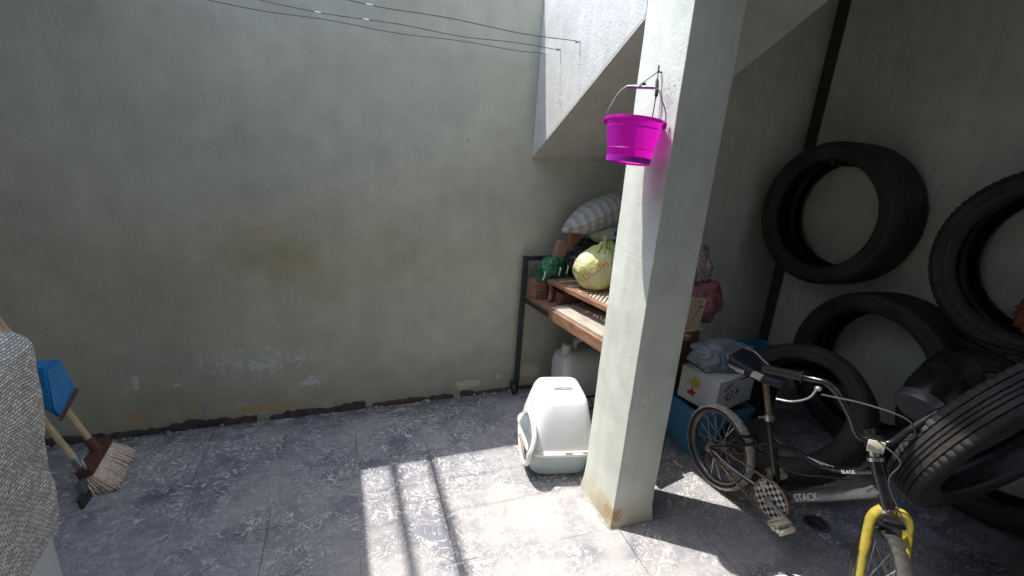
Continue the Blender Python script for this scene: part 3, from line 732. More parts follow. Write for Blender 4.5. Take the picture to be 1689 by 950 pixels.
for (x, y) in ((-.012, 0), (W, 0), (.02, D - .02), (W - .03, D - .34)):
    p = cp(x, y, .038); mtx = Matrix.Translation(p) @ Matrix.Rotation(R(90), 4, 'Y') @ Matrix.Rotation(R(20), 4, 'X')
    c = MB().lathe([(0, -.012), (.030, -.012), (.037, -.008), (.038, 0), (.037, .008), (.030, .012), (0, .012)], 24, mtx).build('castor', M['rubber'], t)
    MB().box(p + V((.016, 0, .016)), (.004, .03, .05)).box(p + V((-.016, 0, .016)), (.004, .03, .05)).box(p + V((0, 0, .041)), (.04, .04, .006)).build('fork', M['steel_dark'], c, smooth=False)
for i in range(4):   # deck planks run front to back
    x0_ = .0 + i * .118; z = .634 + .002 * (i % 2)
    MB().prism([cp(x0_ + .004, .0, z - .011), cp(x0_ + .114, .0, z - .011), cp(x0_ + .114, D, z - .011), cp(x0_ + .004, D, z - .011)], (0, 0, .020)).build('deck_plank', M['wood_y'] if i != 1 else M['grey_board'], t, smooth=False)
b = MB(); b.prism([cp(-.016, .30, .604), cp(.004, .30, .604), cp(.004, D + .01, .604), cp(-.016, D + .01, .604)], (0, 0, .052)); b.build('edge_board', M['wood_y'], t, smooth=False)

def plank(label, pts, dz, m):
    c = sum((V(p) for p in pts), V()) / len(pts)
    return tag(MB().prism(pts, (0, 0, dz)).build('plank', m, origin=c, smooth=False), label, 'plank', 'planks piled on the cart')
plank('reddish plank lying lowest at the back of the cart shelf', [cp(.01, .02, .646), cp(.46, .02, .646), cp(.46, .12, .646), cp(.01, .12, .646)], .055, M['wood_red'])
plank('reddish plank resting on top of the lowest back plank', [cp(.01, .025, .702), cp(.44, .025, .702), cp(.44, .11, .702), cp(.01, .11, .702)], .042, M['wood_red'])
plank('wide brown plank in front of the plank pile, under the lattice', [cp(.10, .15, .646), cp(.46, .17, .646), cp(.46, .24, .646), cp(.10, .22, .646)], .062, M['wood_red'])
b = MB(); b.tube(curve([cp(.075, .125, .760), cp(.082, .14, .735), cp(.085, .15, .700), cp(.070, .165, .665), cp(.055, .17, .655)], 5), [.011] * 8 + [.013] * 8 + [.010] * 5, 8)
tag(b.build('furniture_leg', M['wood_red'], origin=cp(.07, .15, .65)), 'small curved brown furniture leg standing before the plank pile', 'wood piece')
# lattice panel laid over the planks, sloping toward the front
t = thing('lattice_panel', 'brown slatted wooden panel with crossed lattice lying on the cart planks', 'panel', cp(.1, .2, .72))
def lat(u, v, h=0.):   # u across, v from back to front
    p0 = V((1.078, 2.275, .752)); pu = V((.39, .04, .0)); pv = V((.095, -.47, .0)); n = pu.cross(pv).normalized(); n = n if n.z > 0 else -n
    return p0 + pu * u + pv * v + n * h
def latbar(mb, u0, v0, u1, v1, w, th, h):
    a, c = lat(u0, v0, h), lat(u1, v1, h); d = (c - a); n = (lat(0, 0, 1) - lat(0, 0, 0)).normalized(); sd = d.cross(n).normalized() * w / 2
    mb.prism([a - sd, a + sd, c + sd, c - sd], n * th)
b = MB(); latbar(b, .03, 0, .03, 1, .032, .020, 0); latbar(b, .97, 0, .97, 1, .032, .020, 0); latbar(b, .06, .022, .94, .022, .03, .0196, 0); latbar(b, .06, .978, .94, .978, .03, .0196, 0); latbar(b, .06, .52, .94, .52, .03, .0192, 0); b.build('panel_frame', M['wood_y'], t, smooth=False)
for i in range(7): b = MB(); latbar(b, .065, .07 + i * .062, .935, .07 + i * .062, .027, .008, .006); b.build('slat', M['wood_red'] if i % 3 else M['grey_board'], t, smooth=False)
b = MB()
for i in range(-7, 12):
    for s in (0, 1):
        u0, u1 = .06 + i * .075, .06 + i * .075 + .60; va, vb = (.545, .955) if s == 0 else (.955, .545)
        ua, ub = max(u0, .065), min(u1, .935)
        if ub - ua < .05: continue
        fa, fb = (ua - u0) / .60, (ub - u0) / .60
        latbar(b, ua, va + (vb - va) * fa, ub, va + (vb - va) * fb, .011, .005, .005 + .0056 * s)
b.build('lattice', M['grey_board'], t, smooth=False)
bm_ = [(1.065, 2.06, .655), (1.165, 2.075, .655), (1.215, 1.64, .655), (1.115, 1.625, .655)]
plank('pale sunlit board lying along the front left edge of the cart', [(1.045, 2.13, .646), (1.20, 2.15, .646), (1.30, 1.66, .646), (1.135, 1.62, .646)], .020, M['grey_board'])

plank('short block propping up the front of the lattice panel beside the pillar', [cp(.33, .52, .646), cp(.43, .52, .646), cp(.43, .58, .646), cp(.33, .58, .646)], .104, M['wood_red'])
# yellow green carrier bag
bc2 = V((1.262, 2.105, .774))
t = thing('carrier_bag', 'knotted yellow green carrier bag with orange lettering on the lattice panel', 'bag', bc2)
def bagshape(q):
    k = max(0, q.z / .12); a = math.atan2(q.y, q.x); f = (1 - .66 * max(0, k - .40) ** 1.25) * (1 + .07 * k * math.sin(4 * a + 2 * k) + .05 * k * abs(math.sin(6 * a + 1)))
    return V((q.x * f + .02 * max(0, k), q.y * f, q.z))
b = MB(); b.blob(bc2 + V((0, 0, .108)), (.118, .105, .122), sub=5, amp=.10, freq=1.4, seed=2, floor=bc2.z, ridge=.04, shape=bagshape)
bvh = BVHTree.FromBMesh(b.bm); b.build('bag_body', M['bag'], t, angle=80)
top = bc2 + V((.03, -.01, .225))
b = MB()
for k, (dx, dy, dz, w) in enumerate(((.0, .0, .050, .010), (.075, .0, -.05, .020), (.090, -.030, -.12, .024), (-.055, -.03, -.025, .011), (-.03, -.05, -.03, .010), (.05, .05, .0, .014))):
    b.tube(curve([top + V((0, 0, -.02)), top + V((dx * .45, dy * .45, dz * .3 + .025)), top + V((dx, dy, dz))], 6), [.010 + (w - .010) * i / 12 for i in range(13)], 7)
b.build('bag_ties', M['bag_green'], t)
vd = V((.50, .82, -.25)).normalized(); ux = V((.55, -.33, .62)); ux = (ux - vd * ux.dot(vd)).normalized(); uy = -vd.cross(ux).normalized() if (-vd.cross(ux)).z > 0 else vd.cross(ux).normalized()
ux2 = uy.cross(-vd).normalized()
lettering('bag_lettering', 'DCUM', .050, bc2 + V((-.035, -.06, .110)), ux2, uy, M['print_orange'], t, bvh, vd, .0022)

# green bag, dark bag, card box behind
t = thing('green_bag', 'crumpled dark green printed plastic bag at the left end of the cart', 'bag', (1.13, 2.30, .745))
b = MB(); b.blob((1.118, 2.335, .80), (.085, .060, .085), sub=5, amp=.22, freq=1.6, seed=5, floor=.747, ridge=.12); b.build('bag_body', M['green_bag'], t, angle=70)
for k in (0, 2, 3): MB().tube(curve([V((1.05 + .045 * k, 2.285 - .004 * k, .765 + .012 * k)), V((1.055 + .045 * k, 2.275, .795 + .012 * k)), V((1.06 + .045 * k, 2.285, .815 + .01 * k))], 4), .004, 6).build('print', M['white_print'], t)
tag(MB().box((1.175, 2.36, .912), (.06, .05, .10), Matrix.Rotation(R(14), 4, 'Y'), bev=.004).build('cardboard_piece', M['brown_card'], origin=(1.175, 2.3, .87), smooth=False), 'torn brown cardboard piece sticking out of the green bag', 'cardboard')
tag(MB().blob((1.37, 2.33, .865), (.18, .085, .125), sub=5, amp=.16, freq=2.6, seed=9, floor=.748, ridge=.25).build('bin_bag', M['dark_bag'], origin=(1.37, 2.275, .748), angle=70), 'dark bin bag slumped behind the yellow green carrier bag', 'bag')
tag(MB().box((1.245, 2.345, .97), (.065, .05, .19), bev=.004).build('wood_block', M['wood_red'], origin=(1.245, 2.345, .87), smooth=False), 'upright reddish wood block propping up the striped pillow', 'wood block')
t = thing('blue_box', 'small blue and white printed carton beside the pillar under the pillow', 'box', (1.46, 2.25, .86))
MB().box((1.47, 2.25, .985), (.13, .09, .13), bev=.003).build('carton', M['print_blue'], t, smooth=False)
MB().box((1.47, 2.203, .955), (.128, .003, .045)).build('pale_band', M['carton'], t, smooth=False)
# striped pillow
b = MB()
def pil(q):
    e = abs(q.x) / .24; return V((q.x, q.y * (1 - .35 * e * e), q.z * (1 - .72 * e ** 3)))
b.blob((0, 0, 0), (.24, .115, .078), sub=5, amp=.07, freq=2.4, seed=4, ridge=.06, shape=pil, power=.82)
b.blob((-.235, 0, 0), (.016, .03, .013), sub=2, amp=.2, seed=3)
bmesh.ops.transform(b.bm, matrix=Matrix.Translation((1.365, 2.285, 1.135)) @ Matrix.Rotation(R(-23), 4, 'Y') @ Matrix.Rotation(R(4), 4, 'Z'), verts=b.bm.verts)
tag(b.build('pillow', M['stripe'], origin=(1.365, 2.285, 1.05), angle=80), 'grey striped pillow lying on top of the heap behind the pillar', 'pillow')
# white bag under the pillow
tag(MB().blob((1.395, 2.27, 1.025), (.10, .07, .055), sub=4, amp=.12, freq=3, seed=12).build('cloth_bundle', M['carton'], origin=(1.395, 2.27, .98), angle=70), 'pale folded cloth squeezed under the striped pillow', 'cloth')

# jerry can under the cart
t = thing('jerry_can', 'greyish white plastic jerry can standing under the cart shelf', 'jerry can', (1.28, 2.20, 0))
b = MB(); loft(b, [(1.28, 2.20, .003, .128, .078, R(4)), (1.28, 2.20, .02, .138, .086, R(4)), (1.28, 2.20, .30, .138, .086, R(4)), (1.28, 2.20, .345, .128, .078, R(4)), (1.28, 2.20, .375, .090, .055, R(4)), (1.28, 2.20, .382, .06, .04, R(4))], 44, .35); b.build('can_body', M['jerry'], t, angle=45)
b = MB(); b.tube(curve([(1.245, 2.20, .372), (1.25, 2.20, .42), (1.30, 2.205, .432), (1.36, 2.21, .415), (1.375, 2.212, .355)], 5), .015, 8); b.build('grip', M['jerry'], t)
b = MB(); b.lathe([(0, 0), (.027, 0), (.027, .055), (.022, .062), (0, .062)], 20, Matrix.Translation((1.190, 2.19, .355))); b.build('cap', M['jerry'], t)
t = thing('wire_rack', 'small black wire rack lying under the cart behind the litter tray', 'rack', (1.33, 2.05, 0))
b = MB()
for i in range(5): b.tube([(1.22 + i * .03, 1.98, .13), (1.25 + i * .03, 2.09, .13)], .004, 6)
b.tube([(1.21, 1.98, .125), (1.36, 1.98, .125)], .005, 6).tube([(1.24, 2.09, .125), (1.39, 2.09, .125)], .005, 6)
b.build('grid', M['black_plastic'], t)
for p in ((1.215, 1.98), (1.355, 1.98), (1.245, 2.09), (1.385, 2.09)): MB().tube([(p[0], p[1], .0), (p[0], p[1], .16)], .006, 6).build('leg', M['black_plastic'], t)

# ------------------------------------------------------------------ things right of the pillar
t = thing('cabinet', 'dark brown wooden cabinet standing behind the pillar with a cream top edge', 'cabinet', (1.72, 2.03, 0))
MB().box((1.735, 2.03, .286), (.19, .26, .568), bev=.003).build('carcass', M['wood_dark'], t, smooth=False)
MB().box((1.735, 2.03, .578), (.21, .28, .014), bev=.003).build('top_board', M['wood_pale'], t, smooth=False)
t = thing('plywood_board', 'pale plywood offcut with a dark slot standing on the brown cabinet', 'board', (1.79, 1.91, .586))
brm = Matrix.Rotation(R(8), 4, 'Y')
MB().box((1.775, 1.908, .672), (.105, .014, .17), brm, bev=.002).build('board', M['wood_pale'], t, smooth=False)
MB().box((1.805, 1.8995, .705), (.022, .004, .008), brm).tube(curve([(1.755, 1.8985, .63), (1.775, 1.8985, .66), (1.795, 1.8985, .70)], 4), .0012, 5).blob((1.79, 1.900, .735), (.005, .002, .005), sub=2).build('slot', M['steel_dark'], t)
t = thing('cloth_sack', 'bundle of red and pinkish grey cloth on top of the brown cabinet', 'bundle', (1.85, 2.02, .586))
b = MB(); b.blob((1.885, 2.00, .705), (.130, .10, .125), sub=5, amp=.18, freq=1.5, seed=21, ridge=.14, floor=.586); b.build('red_cloth', M['red_cloth'], t, angle=80)
b = MB(); b.blob((1.845, 2.03, .875), (.085, .065, .09), sub=5, amp=.16, freq=2.6, seed=31, ridge=.40); b.blob((1.86, 2.03, .965), (.04, .032, .05), sub=4, amp=.2, seed=17, ridge=.3); b.build('grey_cloth', M['grey_cloth'], t, angle=80)

def crate(name, label, c, s, m, grp=None):
    t = thing(name, label, 'crate', (c[0], c[1], c[2]))
    x, y, z = s; w = .008; b = MB()
    b.box((c[0], c[1], c[2] + .006), (x, y, .010))
    for sx in (-1, 1): b.box((c[0] + sx * (x / 2 - w / 2), c[1], c[2] + z / 2 + .006), (w, y, z - .012)); b.box((c[0], c[1] + sx * (y / 2 - w / 2), c[2] + z / 2 + .005), (x - 2 * w - .002, w, z - .013))
    b.build('tub', m, t, smooth=False)
    b = MB(); h = c[2] + z
    for sx in (-1, 1): b.box((c[0] + sx * (x / 2 + .006), c[1], h - .012), (.011, y + .02, .024), bev=.003); b.box((c[0], c[1] + sx * (y / 2 + .006), h - .012), (x - .001, .011, .024), bev=.003)
    b.build('rim', m, t, smooth=False)
    return t
crate('plastic_crate', 'sky blue plastic crate on the floor right behind the pillar', (1.825, 1.735, 0), (.33, .26, .245), M['blue_crate'])
# grey-white printed carton standing on the crate
ccx, ccy, ccz = 1.835, 1.735, .247
t = thing('printed_carton', 'white cardboard carton with yellow and dark doodle prints on the blue crate', 'carton', (ccx, ccy, ccz))
rc = Matrix.Rotation(R(14), 4, 'Z'); r3 = rc.to_3x3()
def kp(x, y, z): return V((ccx, ccy, ccz)) + r3 @ V((x, y, z))
b = MB(); b.box(kp(.02, 0, .092), (.32, .22, .180), rc, bev=.004); b.prism([kp(-.137, -.110, .180), kp(-.06, -.110, .182), kp(-.075, -.150, .212), kp(-.125, -.150, .212)], r3 @ V((0, .003, .002))); b.build('carton_body', M['carton'], t, smooth=False)
def flat(pts, m, nm, end=False):
    b = MB(); b.sheet([(kp(-.1412, x, z) if end else kp(x, -.1112, z)) for x, z in pts]); b.build(nm, m, t, smooth=False)
def disc(cx, cz, r, n=9, ph=0, j=.25): return [(cx + r * (1 + j * math.sin(3 * k + ph)) * math.cos(2 * math.pi * k / n), cz + r * (1 + j * math.sin(3 * k + ph)) * math.sin(2 * math.pi * k / n)) for k in range(n)]
b = MB()
for k in range(9):
    a = k * .7; r = .010 + .0033 * k; b.tube([kp(-.045 + r * math.cos(a + u * .5), -.1115, .085 + r * .8 * math.sin(a + u * .5)) for u in range(5)], .0022, 4)
b.tube([kp(-.09, -.1115, .12), kp(-.03, -.1115, .155)], .004, 4)
b.build('doodle_print', simple('olive_print', (.13, .12, .06), .6), t)
flat(disc(.02, .115, .030, 11, 1, .4), M['print_yellow'], 'sun_print', True); flat(disc(.03, .06, .022, 9, 2, .4), M['print_red'], 'spot_print', True)
flat([(.012, .09), (.030, .075), (.048, .095), (.027, .112)], M['print_blue'], 'diamond_print'); flat([(.04, .150), (.12, .155), (.12, .166), (.04, .161)], M['print_blue'], 'bar_print')
t = thing('printed_film', 'crumpled grey plastic film with blue print lying on the carton', 'plastic film', (1.90, 1.77, .43))
b = MB(); b.blob((1.875, 1.765, .475), (.17, .105, .075), sub=5, amp=.16, freq=1.7, seed=41, ridge=.22, power=.75, floor=.4305)
bvh = BVHTree.FromBMesh(b.bm); b.build('film', M['grey_film'], t, angle=80)
b = MB()
for k in range(8):
    a = k * .8; row = []
    for u in range(7):
        p = V((1.78 + .026 * k + .004 * math.sin(u), 1.58, .475 + .010 * u - .007 * k + .012 * math.sin(k * 2 + u * .7))); h = bvh.ray_cast(p, V((0, 1, 0)))
        if h[0] is not None: row.append(h[0] + V((0, -.0015, 0)))
    if len(row) > 2: b.tube(row, .0035, 5)
b.build('blue_print', M['print_blue'], t)
crate('plastic_crate', 'darker blue plastic tub in the far corner behind the bicycle saddle', (2.30, 1.93, .255), (.20, .18, .17), M['blue_crate'])
crate('plastic_crate', 'dark tub on the floor under the far corner tub', (2.30, 1.93, .0), (.24, .22, .252), M['dark_bag'])

# ------------------------------------------------------------------ tyres
def tyre_proto():
    t = thing('car_tyre', 'bare black car tyre resting highest against the right wall', 'tyre', (0, 0, 0), 'used car tyres stacked by the right wall')
    SEG = 240
    def lug(r, h, k):
        a = abs(h)
        if a > .060 and r > .37: return r - (.005 if (k % 3 == 0) else 0)
        if r > .384: return r - (.003 if (k + int(a * 100)) % 4 == 0 else 0)
        return r
    prof = [(.3715, -.108), (.3795, -.098), (.3835, -.085), (.3845, -.0665), (.3765, -.0655), (.3765, -.0585), (.3850, -.0575), (.3852, -.0305), (.3770, -.0295), (.3770, -.0215), (.3855, -.0205), (.3855, -.0045), (.3790, -.0035)]
    prof = prof + [(r, -h) for r, h in prof[::-1]]
    b = MB(); b.lathe(prof, SEG, fn=lug); b.build('tread', M['rubber_grey'], t, angle=30)
    for s in (-1, 1):
        sp = [(.3712, .1085), (.366, .1125), (.352, .1155), (.350, .1165), (.347, .1158), (.332, .117), (.316, .1145), (.3145, .1155), (.312, .1138), (.301, .109), (.2985, .1100), (.296, .1075), (.289, .100), (.2845, .0925), (.284, .085), (.287, .078)]
        b = MB(); b.lathe([(r, h * s) for r, h in sp], 96); b.build('sidewall', M['rubber'], t, angle=50)
    b = MB(); b.lathe([(.2872, -.078), (.300, -.085), (.325, -.096), (.350, -.095), (.362, -.080), (.365, -.04), (.365, .04), (.362, .080), (.350, .095), (.325, .096), (.300, .085), (.2872, .078)], 96); b.build('inner_liner', M['liner'], t, angle=50)
    return t
def axis_euler(n):   # local Z onto n
    return V((0, 0, 1)).rotation_difference(V(n).normalized()).to_euler()
ty = tyre_proto(); ty.location = (2.738, 1.985, 1.190); ty.rotation_euler = axis_euler((-1, -.03, .02)); ty.scale = (1.05, 1.05, 1.24)
dup(ty, (2.725, 1.525, .428), axis_euler((-1, -.02, .05)), (1.09, 1.09, 1.18), 'black tyre standing on the floor below the highest tyre, black pump before it')
dup(ty, (2.725, 1.005, 1.150), axis_euler((-1, -.03, .04)), (1.03, 1.03, 1.15), 'tyre at the right edge with a red net bag inside it')
dup(ty, (2.735, .965, .385), axis_euler((-1, 0, .04)), (.99, .99, 1.), 'tyre standing on the floor at the lower right behind the yellow fork')
dup(ty, (2.07, 1.46, .305), axis_euler((-.76, -.05, .64)), (.90, .90, .75), 'tyre leaning low on the floor behind the bicycle seat post')
dup(ty, (2.03, .705, .690), axis_euler((-.049, -.933, -.358)), (.955, .955, .56), 'tilted tyre with ribbed tread jutting out beside the handlebar')
dup(ty, (2.42, .22, .115), (0, 0, 0), (.97, .97, .98), 'tyre lying flat at the bottom of the low pile at right')
dup(ty, (2.45, .25, .338), (R(2), 0, 1.), (.97, .97, .96), 'tyre lying flat on top of the low pile at right')
tag(MB().tube([(XR + .02, 1.985, 1.476), (2.60, 1.985, 1.471)], .012, 8).tube([(2.60, 1.985, 1.471), (2.60, 1.985, 1.49)], .012, 8).build('wall_peg', M['steel_dark'], origin=(XR, 2.0, 1.435)), 'steel peg in the wall that holds the highest tyre', 'peg')
# net bag in the right tyre
t = thing('net_bag', 'reddish net bag of onions lying inside the tyre at the right edge', 'bag', (2.72, .90, .80))
b = MB(); b.blob((2.72, .90, .935), (.11, .17, .125), sub=5, amp=.12, freq=4.5, seed=51, ridge=.2, floor=.862); b.build('bag_body', M['onion'], t, angle=80)
b = MB(); b.blob((2.72, .93, 1.05), (.06, .10, .06), sub=4, amp=.2, seed=61, ridge=.4); b.build('bag_neck', simple('pale_net', (.18, .14, .10), .7, bump=.8), t, angle=80)
tag(MB().blob((2.58, .93, .775), (.07, .20, .035), sub=5, amp=.2, freq=3, seed=71, ridge=.5).build('cloth_rag', M['dark_bag'], origin=(2.58, .93, .75), angle=80), 'black crumpled rag wedged between the stacked tyres at right', 'rag')

# ------------------------------------------------------------------ black electric pump sitting on the tilted tyre
PC = V((2.115, .955, .715))
t = thing('electric_pump', 'black electric pump motor with grey end band and cables above the handlebar', 'pump', PC)
pa = V((.72, .10, .50)).normalized(); pu_, pv_ = frame(pa)
mtx = Matrix.Translation(PC) @ Matrix((pu_, pv_, pa)).transposed().to_4x4() @ Matrix.Scale(1.12, 4)
b = MB(); b.lathe([(0, -.115), (.045, -.113), (.066, -.100), (.074, -.08), (.074, .02), (.078, .024), (.078, .055), (.072, .06), (.070, .10), (.05, .115), (0, .118)], 40, mtx); b.build('motor_housing', M['black_plastic'], t)
b = MB()
for k in range(9):
    a = -.9 + k * .11; b.box(mtx @ V((.0755 * math.cos(a), .0755 * math.sin(a), -.02)), (.004, .006, .09), mtx.to_3x3().to_4x4() @ Matrix.Rotation(a, 4, 'Z'))
b.build('cooling_ribs', M['black_plastic'], t, smooth=False)
b = MB(); b.lathe([(0, -.128), (.066, -.128), (.074, -.122), (.0755, -.112), (.0755, -.098), (.070, -.097)], 40, mtx); b.build('end_band', M['grey_metal'], t)
b = MB(); b.box(mtx @ V((.0, -.078, .01)), (.07, .018, .10), mtx.to_3x3().to_4x4(), bev=.003); b.build('terminal_box', M['black_plastic'], t)
b = MB(); b.box(PC + V((.005, -.085, -.115)), (.05, .035, .065), Matrix.Rotation(R(20), 4, 'Y'), bev=.004); b.box(PC + V((.03, -.10, -.125)), (.018, .03, .05), Matrix.Rotation(R(20), 4, 'Y'), bev=.003); b.build('connector', M['grey_metal'], t)
b = MB()
for k in range(4): b.tube(curve([PC + V((.02 + .012 * k, -.09, -.10)), PC + V((.08 + .01 * k, -.11, -.03)), PC + V((.13 + .012 * k, -.09, .04 + .01 * k)), PC + V((.20, -.06, .05))], 6), .006, 6)
b.tube(curve([PC + V((.0, -.09, -.13)), PC + V((-.06, -.10, -.12)), PC + V((-.12, -.10, -.06)), PC + V((-.10, -.07, .0))], 6), .004, 6)
b.build('cables', M['black_plastic'], t)
b = MB(); b.blob(mtx @ V((-.03, -.065, -.06)), (.008, .008, .008), sub=2); b.build('screw', M['chrome'], t)

# ------------------------------------------------------------------ bicycle
BX, BY, LEAN = 1.635, 1.365, R(-1.7)
def bp_(a, z, w=0.):      # a forward (toward the viewer), z up, w sideways (+ = right in the picture)
    return V((BX + z * math.sin(LEAN) + w, BY - a, z))
t = thing('bicycle', 'small black bicycle with yellow fork and rear tyre paled as if in sun beside the tyres', 'bicycle', (BX, BY, 0))
WR = .194
def wheel(c, axis, name, tyre_m):
    w = bpy.data.objects.new(name, None); COL.objects.link(w); w.parent = t; w.location = V(c) - V(t['_o']); w['_o'] = tuple(c)
    u, v = frame(V(axis)); mtx = Matrix.Translation(V(c)) @ Matrix((u, v, V(axis).normalized())).transposed().to_4x4()
    prof = [(WR - .028, -.012), (WR - .024, -.017), (WR - .014, -.0215), (WR - .006, -.020), (WR - .002, -.0135), (WR, -.005)]; prof = prof + [(r, -h) for r, h in prof[::-1]]
    def kn(r, h, k):
        if r > WR - .008: return r - (.0035 if (k + (2 if h > 0 else 0)) % 4 < 2 else 0)
        return r
    b = MB(); b.lathe(prof[2:-2], 144, mtx, fn=kn); b.build('tyre_tread', tyre_m, w, angle=30)
    for s in (0, 1): b = MB(); b.lathe(prof[:3] if s == 0 else prof[-3:], 72, mtx); b.build('tyre_wall', M['rubber'], w)
    b = MB(); b.lathe([(WR - .027, -.013), (WR - .036, -.012), (WR - .041, -.006), (WR - .041, .006), (WR - .036, .012), (WR - .027, .013)], 72, mtx); b.build('rim', M['grey_paint'], w)
    b = MB(); b.lathe([(.0, -.048), (.006, -.048), (.006, -.034), (.022, -.033), (.022, -.029), (.011, -.026), (.011, .026), (.022, .029), (.022, .033), (.006, .034), (.006, .048), (0, .048)], 24, mtx); b.build('hub', M['rust_chrome'], w)
    b = MB(); nsp = 32
    for k in range(nsp):
        s = 1 if k % 2 else -1; a0 = 2 * math.pi * k / nsp; a1 = a0 + (.55 if (k // 2) % 2 else -.55)
        b.tube([mtx @ V((.020 * math.cos(a1), .020 * math.sin(a1), s * .031)), mtx @ V(((WR - .040) * math.cos(a0), (WR - .040) * math.sin(a0), s * .003))], .0013, 5)
    b.build('spokes', M['chrome'], w)
    return w
RH = bp_(-.072, WR + .002)
wheel(RH, (1, 0, -.03), 'rear_wheel', M['sunlit_rubber'])
BB = bp_(.262, .188); CL = bp_(.142, .486); ST = bp_(.180, .388); HT, HBt = bp_(.545, .578), bp_(.617, .448)
b = MB(); b.tube([BB, CL], .0155, 12); b.tube(curve([ST + V((0, 0, .0)), bp_(.262, .420), bp_(.372, .434), bp_(.470, .480), bp_(.555, .545)], 6), .0135, 12)
b.tube([bp_(.165, .430), bp_(.262, .415)], .010, 10); b.build('frame_tubes', M['black_paint'], t)
b = MB(); b.tube([BB + V((0, -.01, .008)), lerp(BB, bp_(.590, .496), .5), bp_(.592, .496)], [.021, .024, .021], 16); dt = b.build('down_tube', M['grey_paint'], t)
b = MB(); b.tube([HT, HBt], .021, 16); b.build('head_tube', M['black_paint'], t)
for s in (-1, 1):
    b = MB(); b.tube(curve([RH + V((s * .052, 0, 0)), bp_(.06, .185, s * .050), BB + V((s * .022, .03, 0))], 5), .0085, 10); b.build('chain_stay', M['black_paint'], t)
    b = MB(); b.tube(curve([RH + V((s * .055, 0, .004)), bp_(.05, .292, s * .045), ST + V((s * .012, .006, 0))], 5), .0072, 10); b.build('seat_stay', M['black_paint'], t)
    b = MB(); b.blob(RH + V((s * .060, 0, 0)), (.012, .014, .014), sub=2, amp=.1); b.tube([RH + V((s * .055, 0, 0)), RH + V((s * .078, 0, 0))], .006, 8); b.build('axle_nut', M['rust_chrome'], t)
b = MB(); b.tube([CL, bp_(.090, .618)], .0125, 12); b.build('seat_post', simple('scuffed_brass_post', (.30, .24, .17), .4, .7, var=.4, scale=50), t)
b = MB(); b.tube([bp_(.146, .474), bp_(.138, .497)], .020, 12); b.tube([bp_(.14, .486), bp_(.13, .486, -.045)], .004, 6); b.build('seat_clamp', M['chrome'], t)
# saddle: broad tail, narrow nose
sd = thing('saddle', '', '', (0, 0, 0)); del sd['label'], sd['category']; sd.parent = t; sd.location = (0, 0, 0); sd['_o'] = t['_o']
def sad(u):   # u 0 tail .. 1 nose -> half width, top z, skirt depth
    hw = .074 * (1 - u) ** .55 * (1 - .25 * u) + .017; 
    hw *= 1.06
    if u < .16: hw *= .30 + .70 * math.sqrt(max(0, 1 - (1 - u / .16) ** 2))
    if u > .94: hw *= 1 - 5 * (u - .94)
    return hw, .690 - .030 * u + .020 * (1 - u) ** 2 * 0 + .012 * (u - .5) ** 2 * 4, .056 - .026 * u - (.018 * (1 - u / .16) ** 2 if u < .16 else 0)
b = MB(); rows = []; nu, nv = 36, 17
for i in range(nu + 1):
    u = i / nu; hw, zt_, sk = sad(u); a = -.055 + .235 * u; row = []
    for j in range(nv):
        th = math.pi * j / (nv - 1); x = -hw * math.cos(th) * (1.0); z = zt_ - sk + sk * math.sin(th) ** .62
        row.append(b.bm.verts.new(bp_(a, z, x)))
    rows.append(row)
for A_, B_ in zip(rows, rows[1:]):
    for j in range(nv - 1): b.bm.faces.new([A_[j], A_[j + 1], B_[j + 1], B_[j]])
b.bm.faces.new(rows[0]); b.bm.faces.new(rows[-1][::-1])
bvh = BVHTree.FromBMesh(b.bm); b.build('saddle_cover', M['navy_vinyl'], sd, angle=60)
def on_saddle(a, z):
    h = bvh.ray_cast(bp_(a, z, -.3), V((1, 0, 0))); return (h[0] + V((-.0015, 0, 0))) if h[0] is not None else None
def patch(mb, a0, a1, z0, z1, n=8):
    g = [[on_saddle(a0 + (a1 - a0) * i / n, z0 + (z1 - z0) * j / 4) for j in range(5)] for i in range(n + 1)]
    for i in range(n):
        for j in range(4):
            q = [g[i][j], g[i + 1][j], g[i + 1][j + 1], g[i][j + 1]]
            if all(p is not None for p in q): mb.sheet(q)
b = MB(); patch(b, -.030, .040, .636, .652); b.build('white_panel', M['cream_plastic'], sd, smooth=False)
b = MB(); patch(b, .068, .108, .640, .664); b.build('white_panel', M['cream_plastic'], sd, smooth=False)
b = MB()
for k in range(7):
    p, q = on_saddle(-.026 + k * .009, .6455), on_saddle(-.022 + k * .009, .6505)
    if p and q: b.tube([p + V((-.001, 0, 0)), q + V((-.001, 0, 0))], .0016, 4)
b.build('panel_marks', M['black_plastic'], sd)
b = MB(); pts = []
for i in range(19):
    u = -.0 + i / 18 * .55; hw, zt_, sk = sad(u); pts.append(bp_(-.055 + .235 * u, zt_ - sk + sk * math.sin(math.pi * .72) ** .62 + .002, hw * .62))
b.tube(pts, .0035, 6); b.build('painted_sunlit_edge', M['white_print'], sd)  # white line stands in for sun along the saddle edge
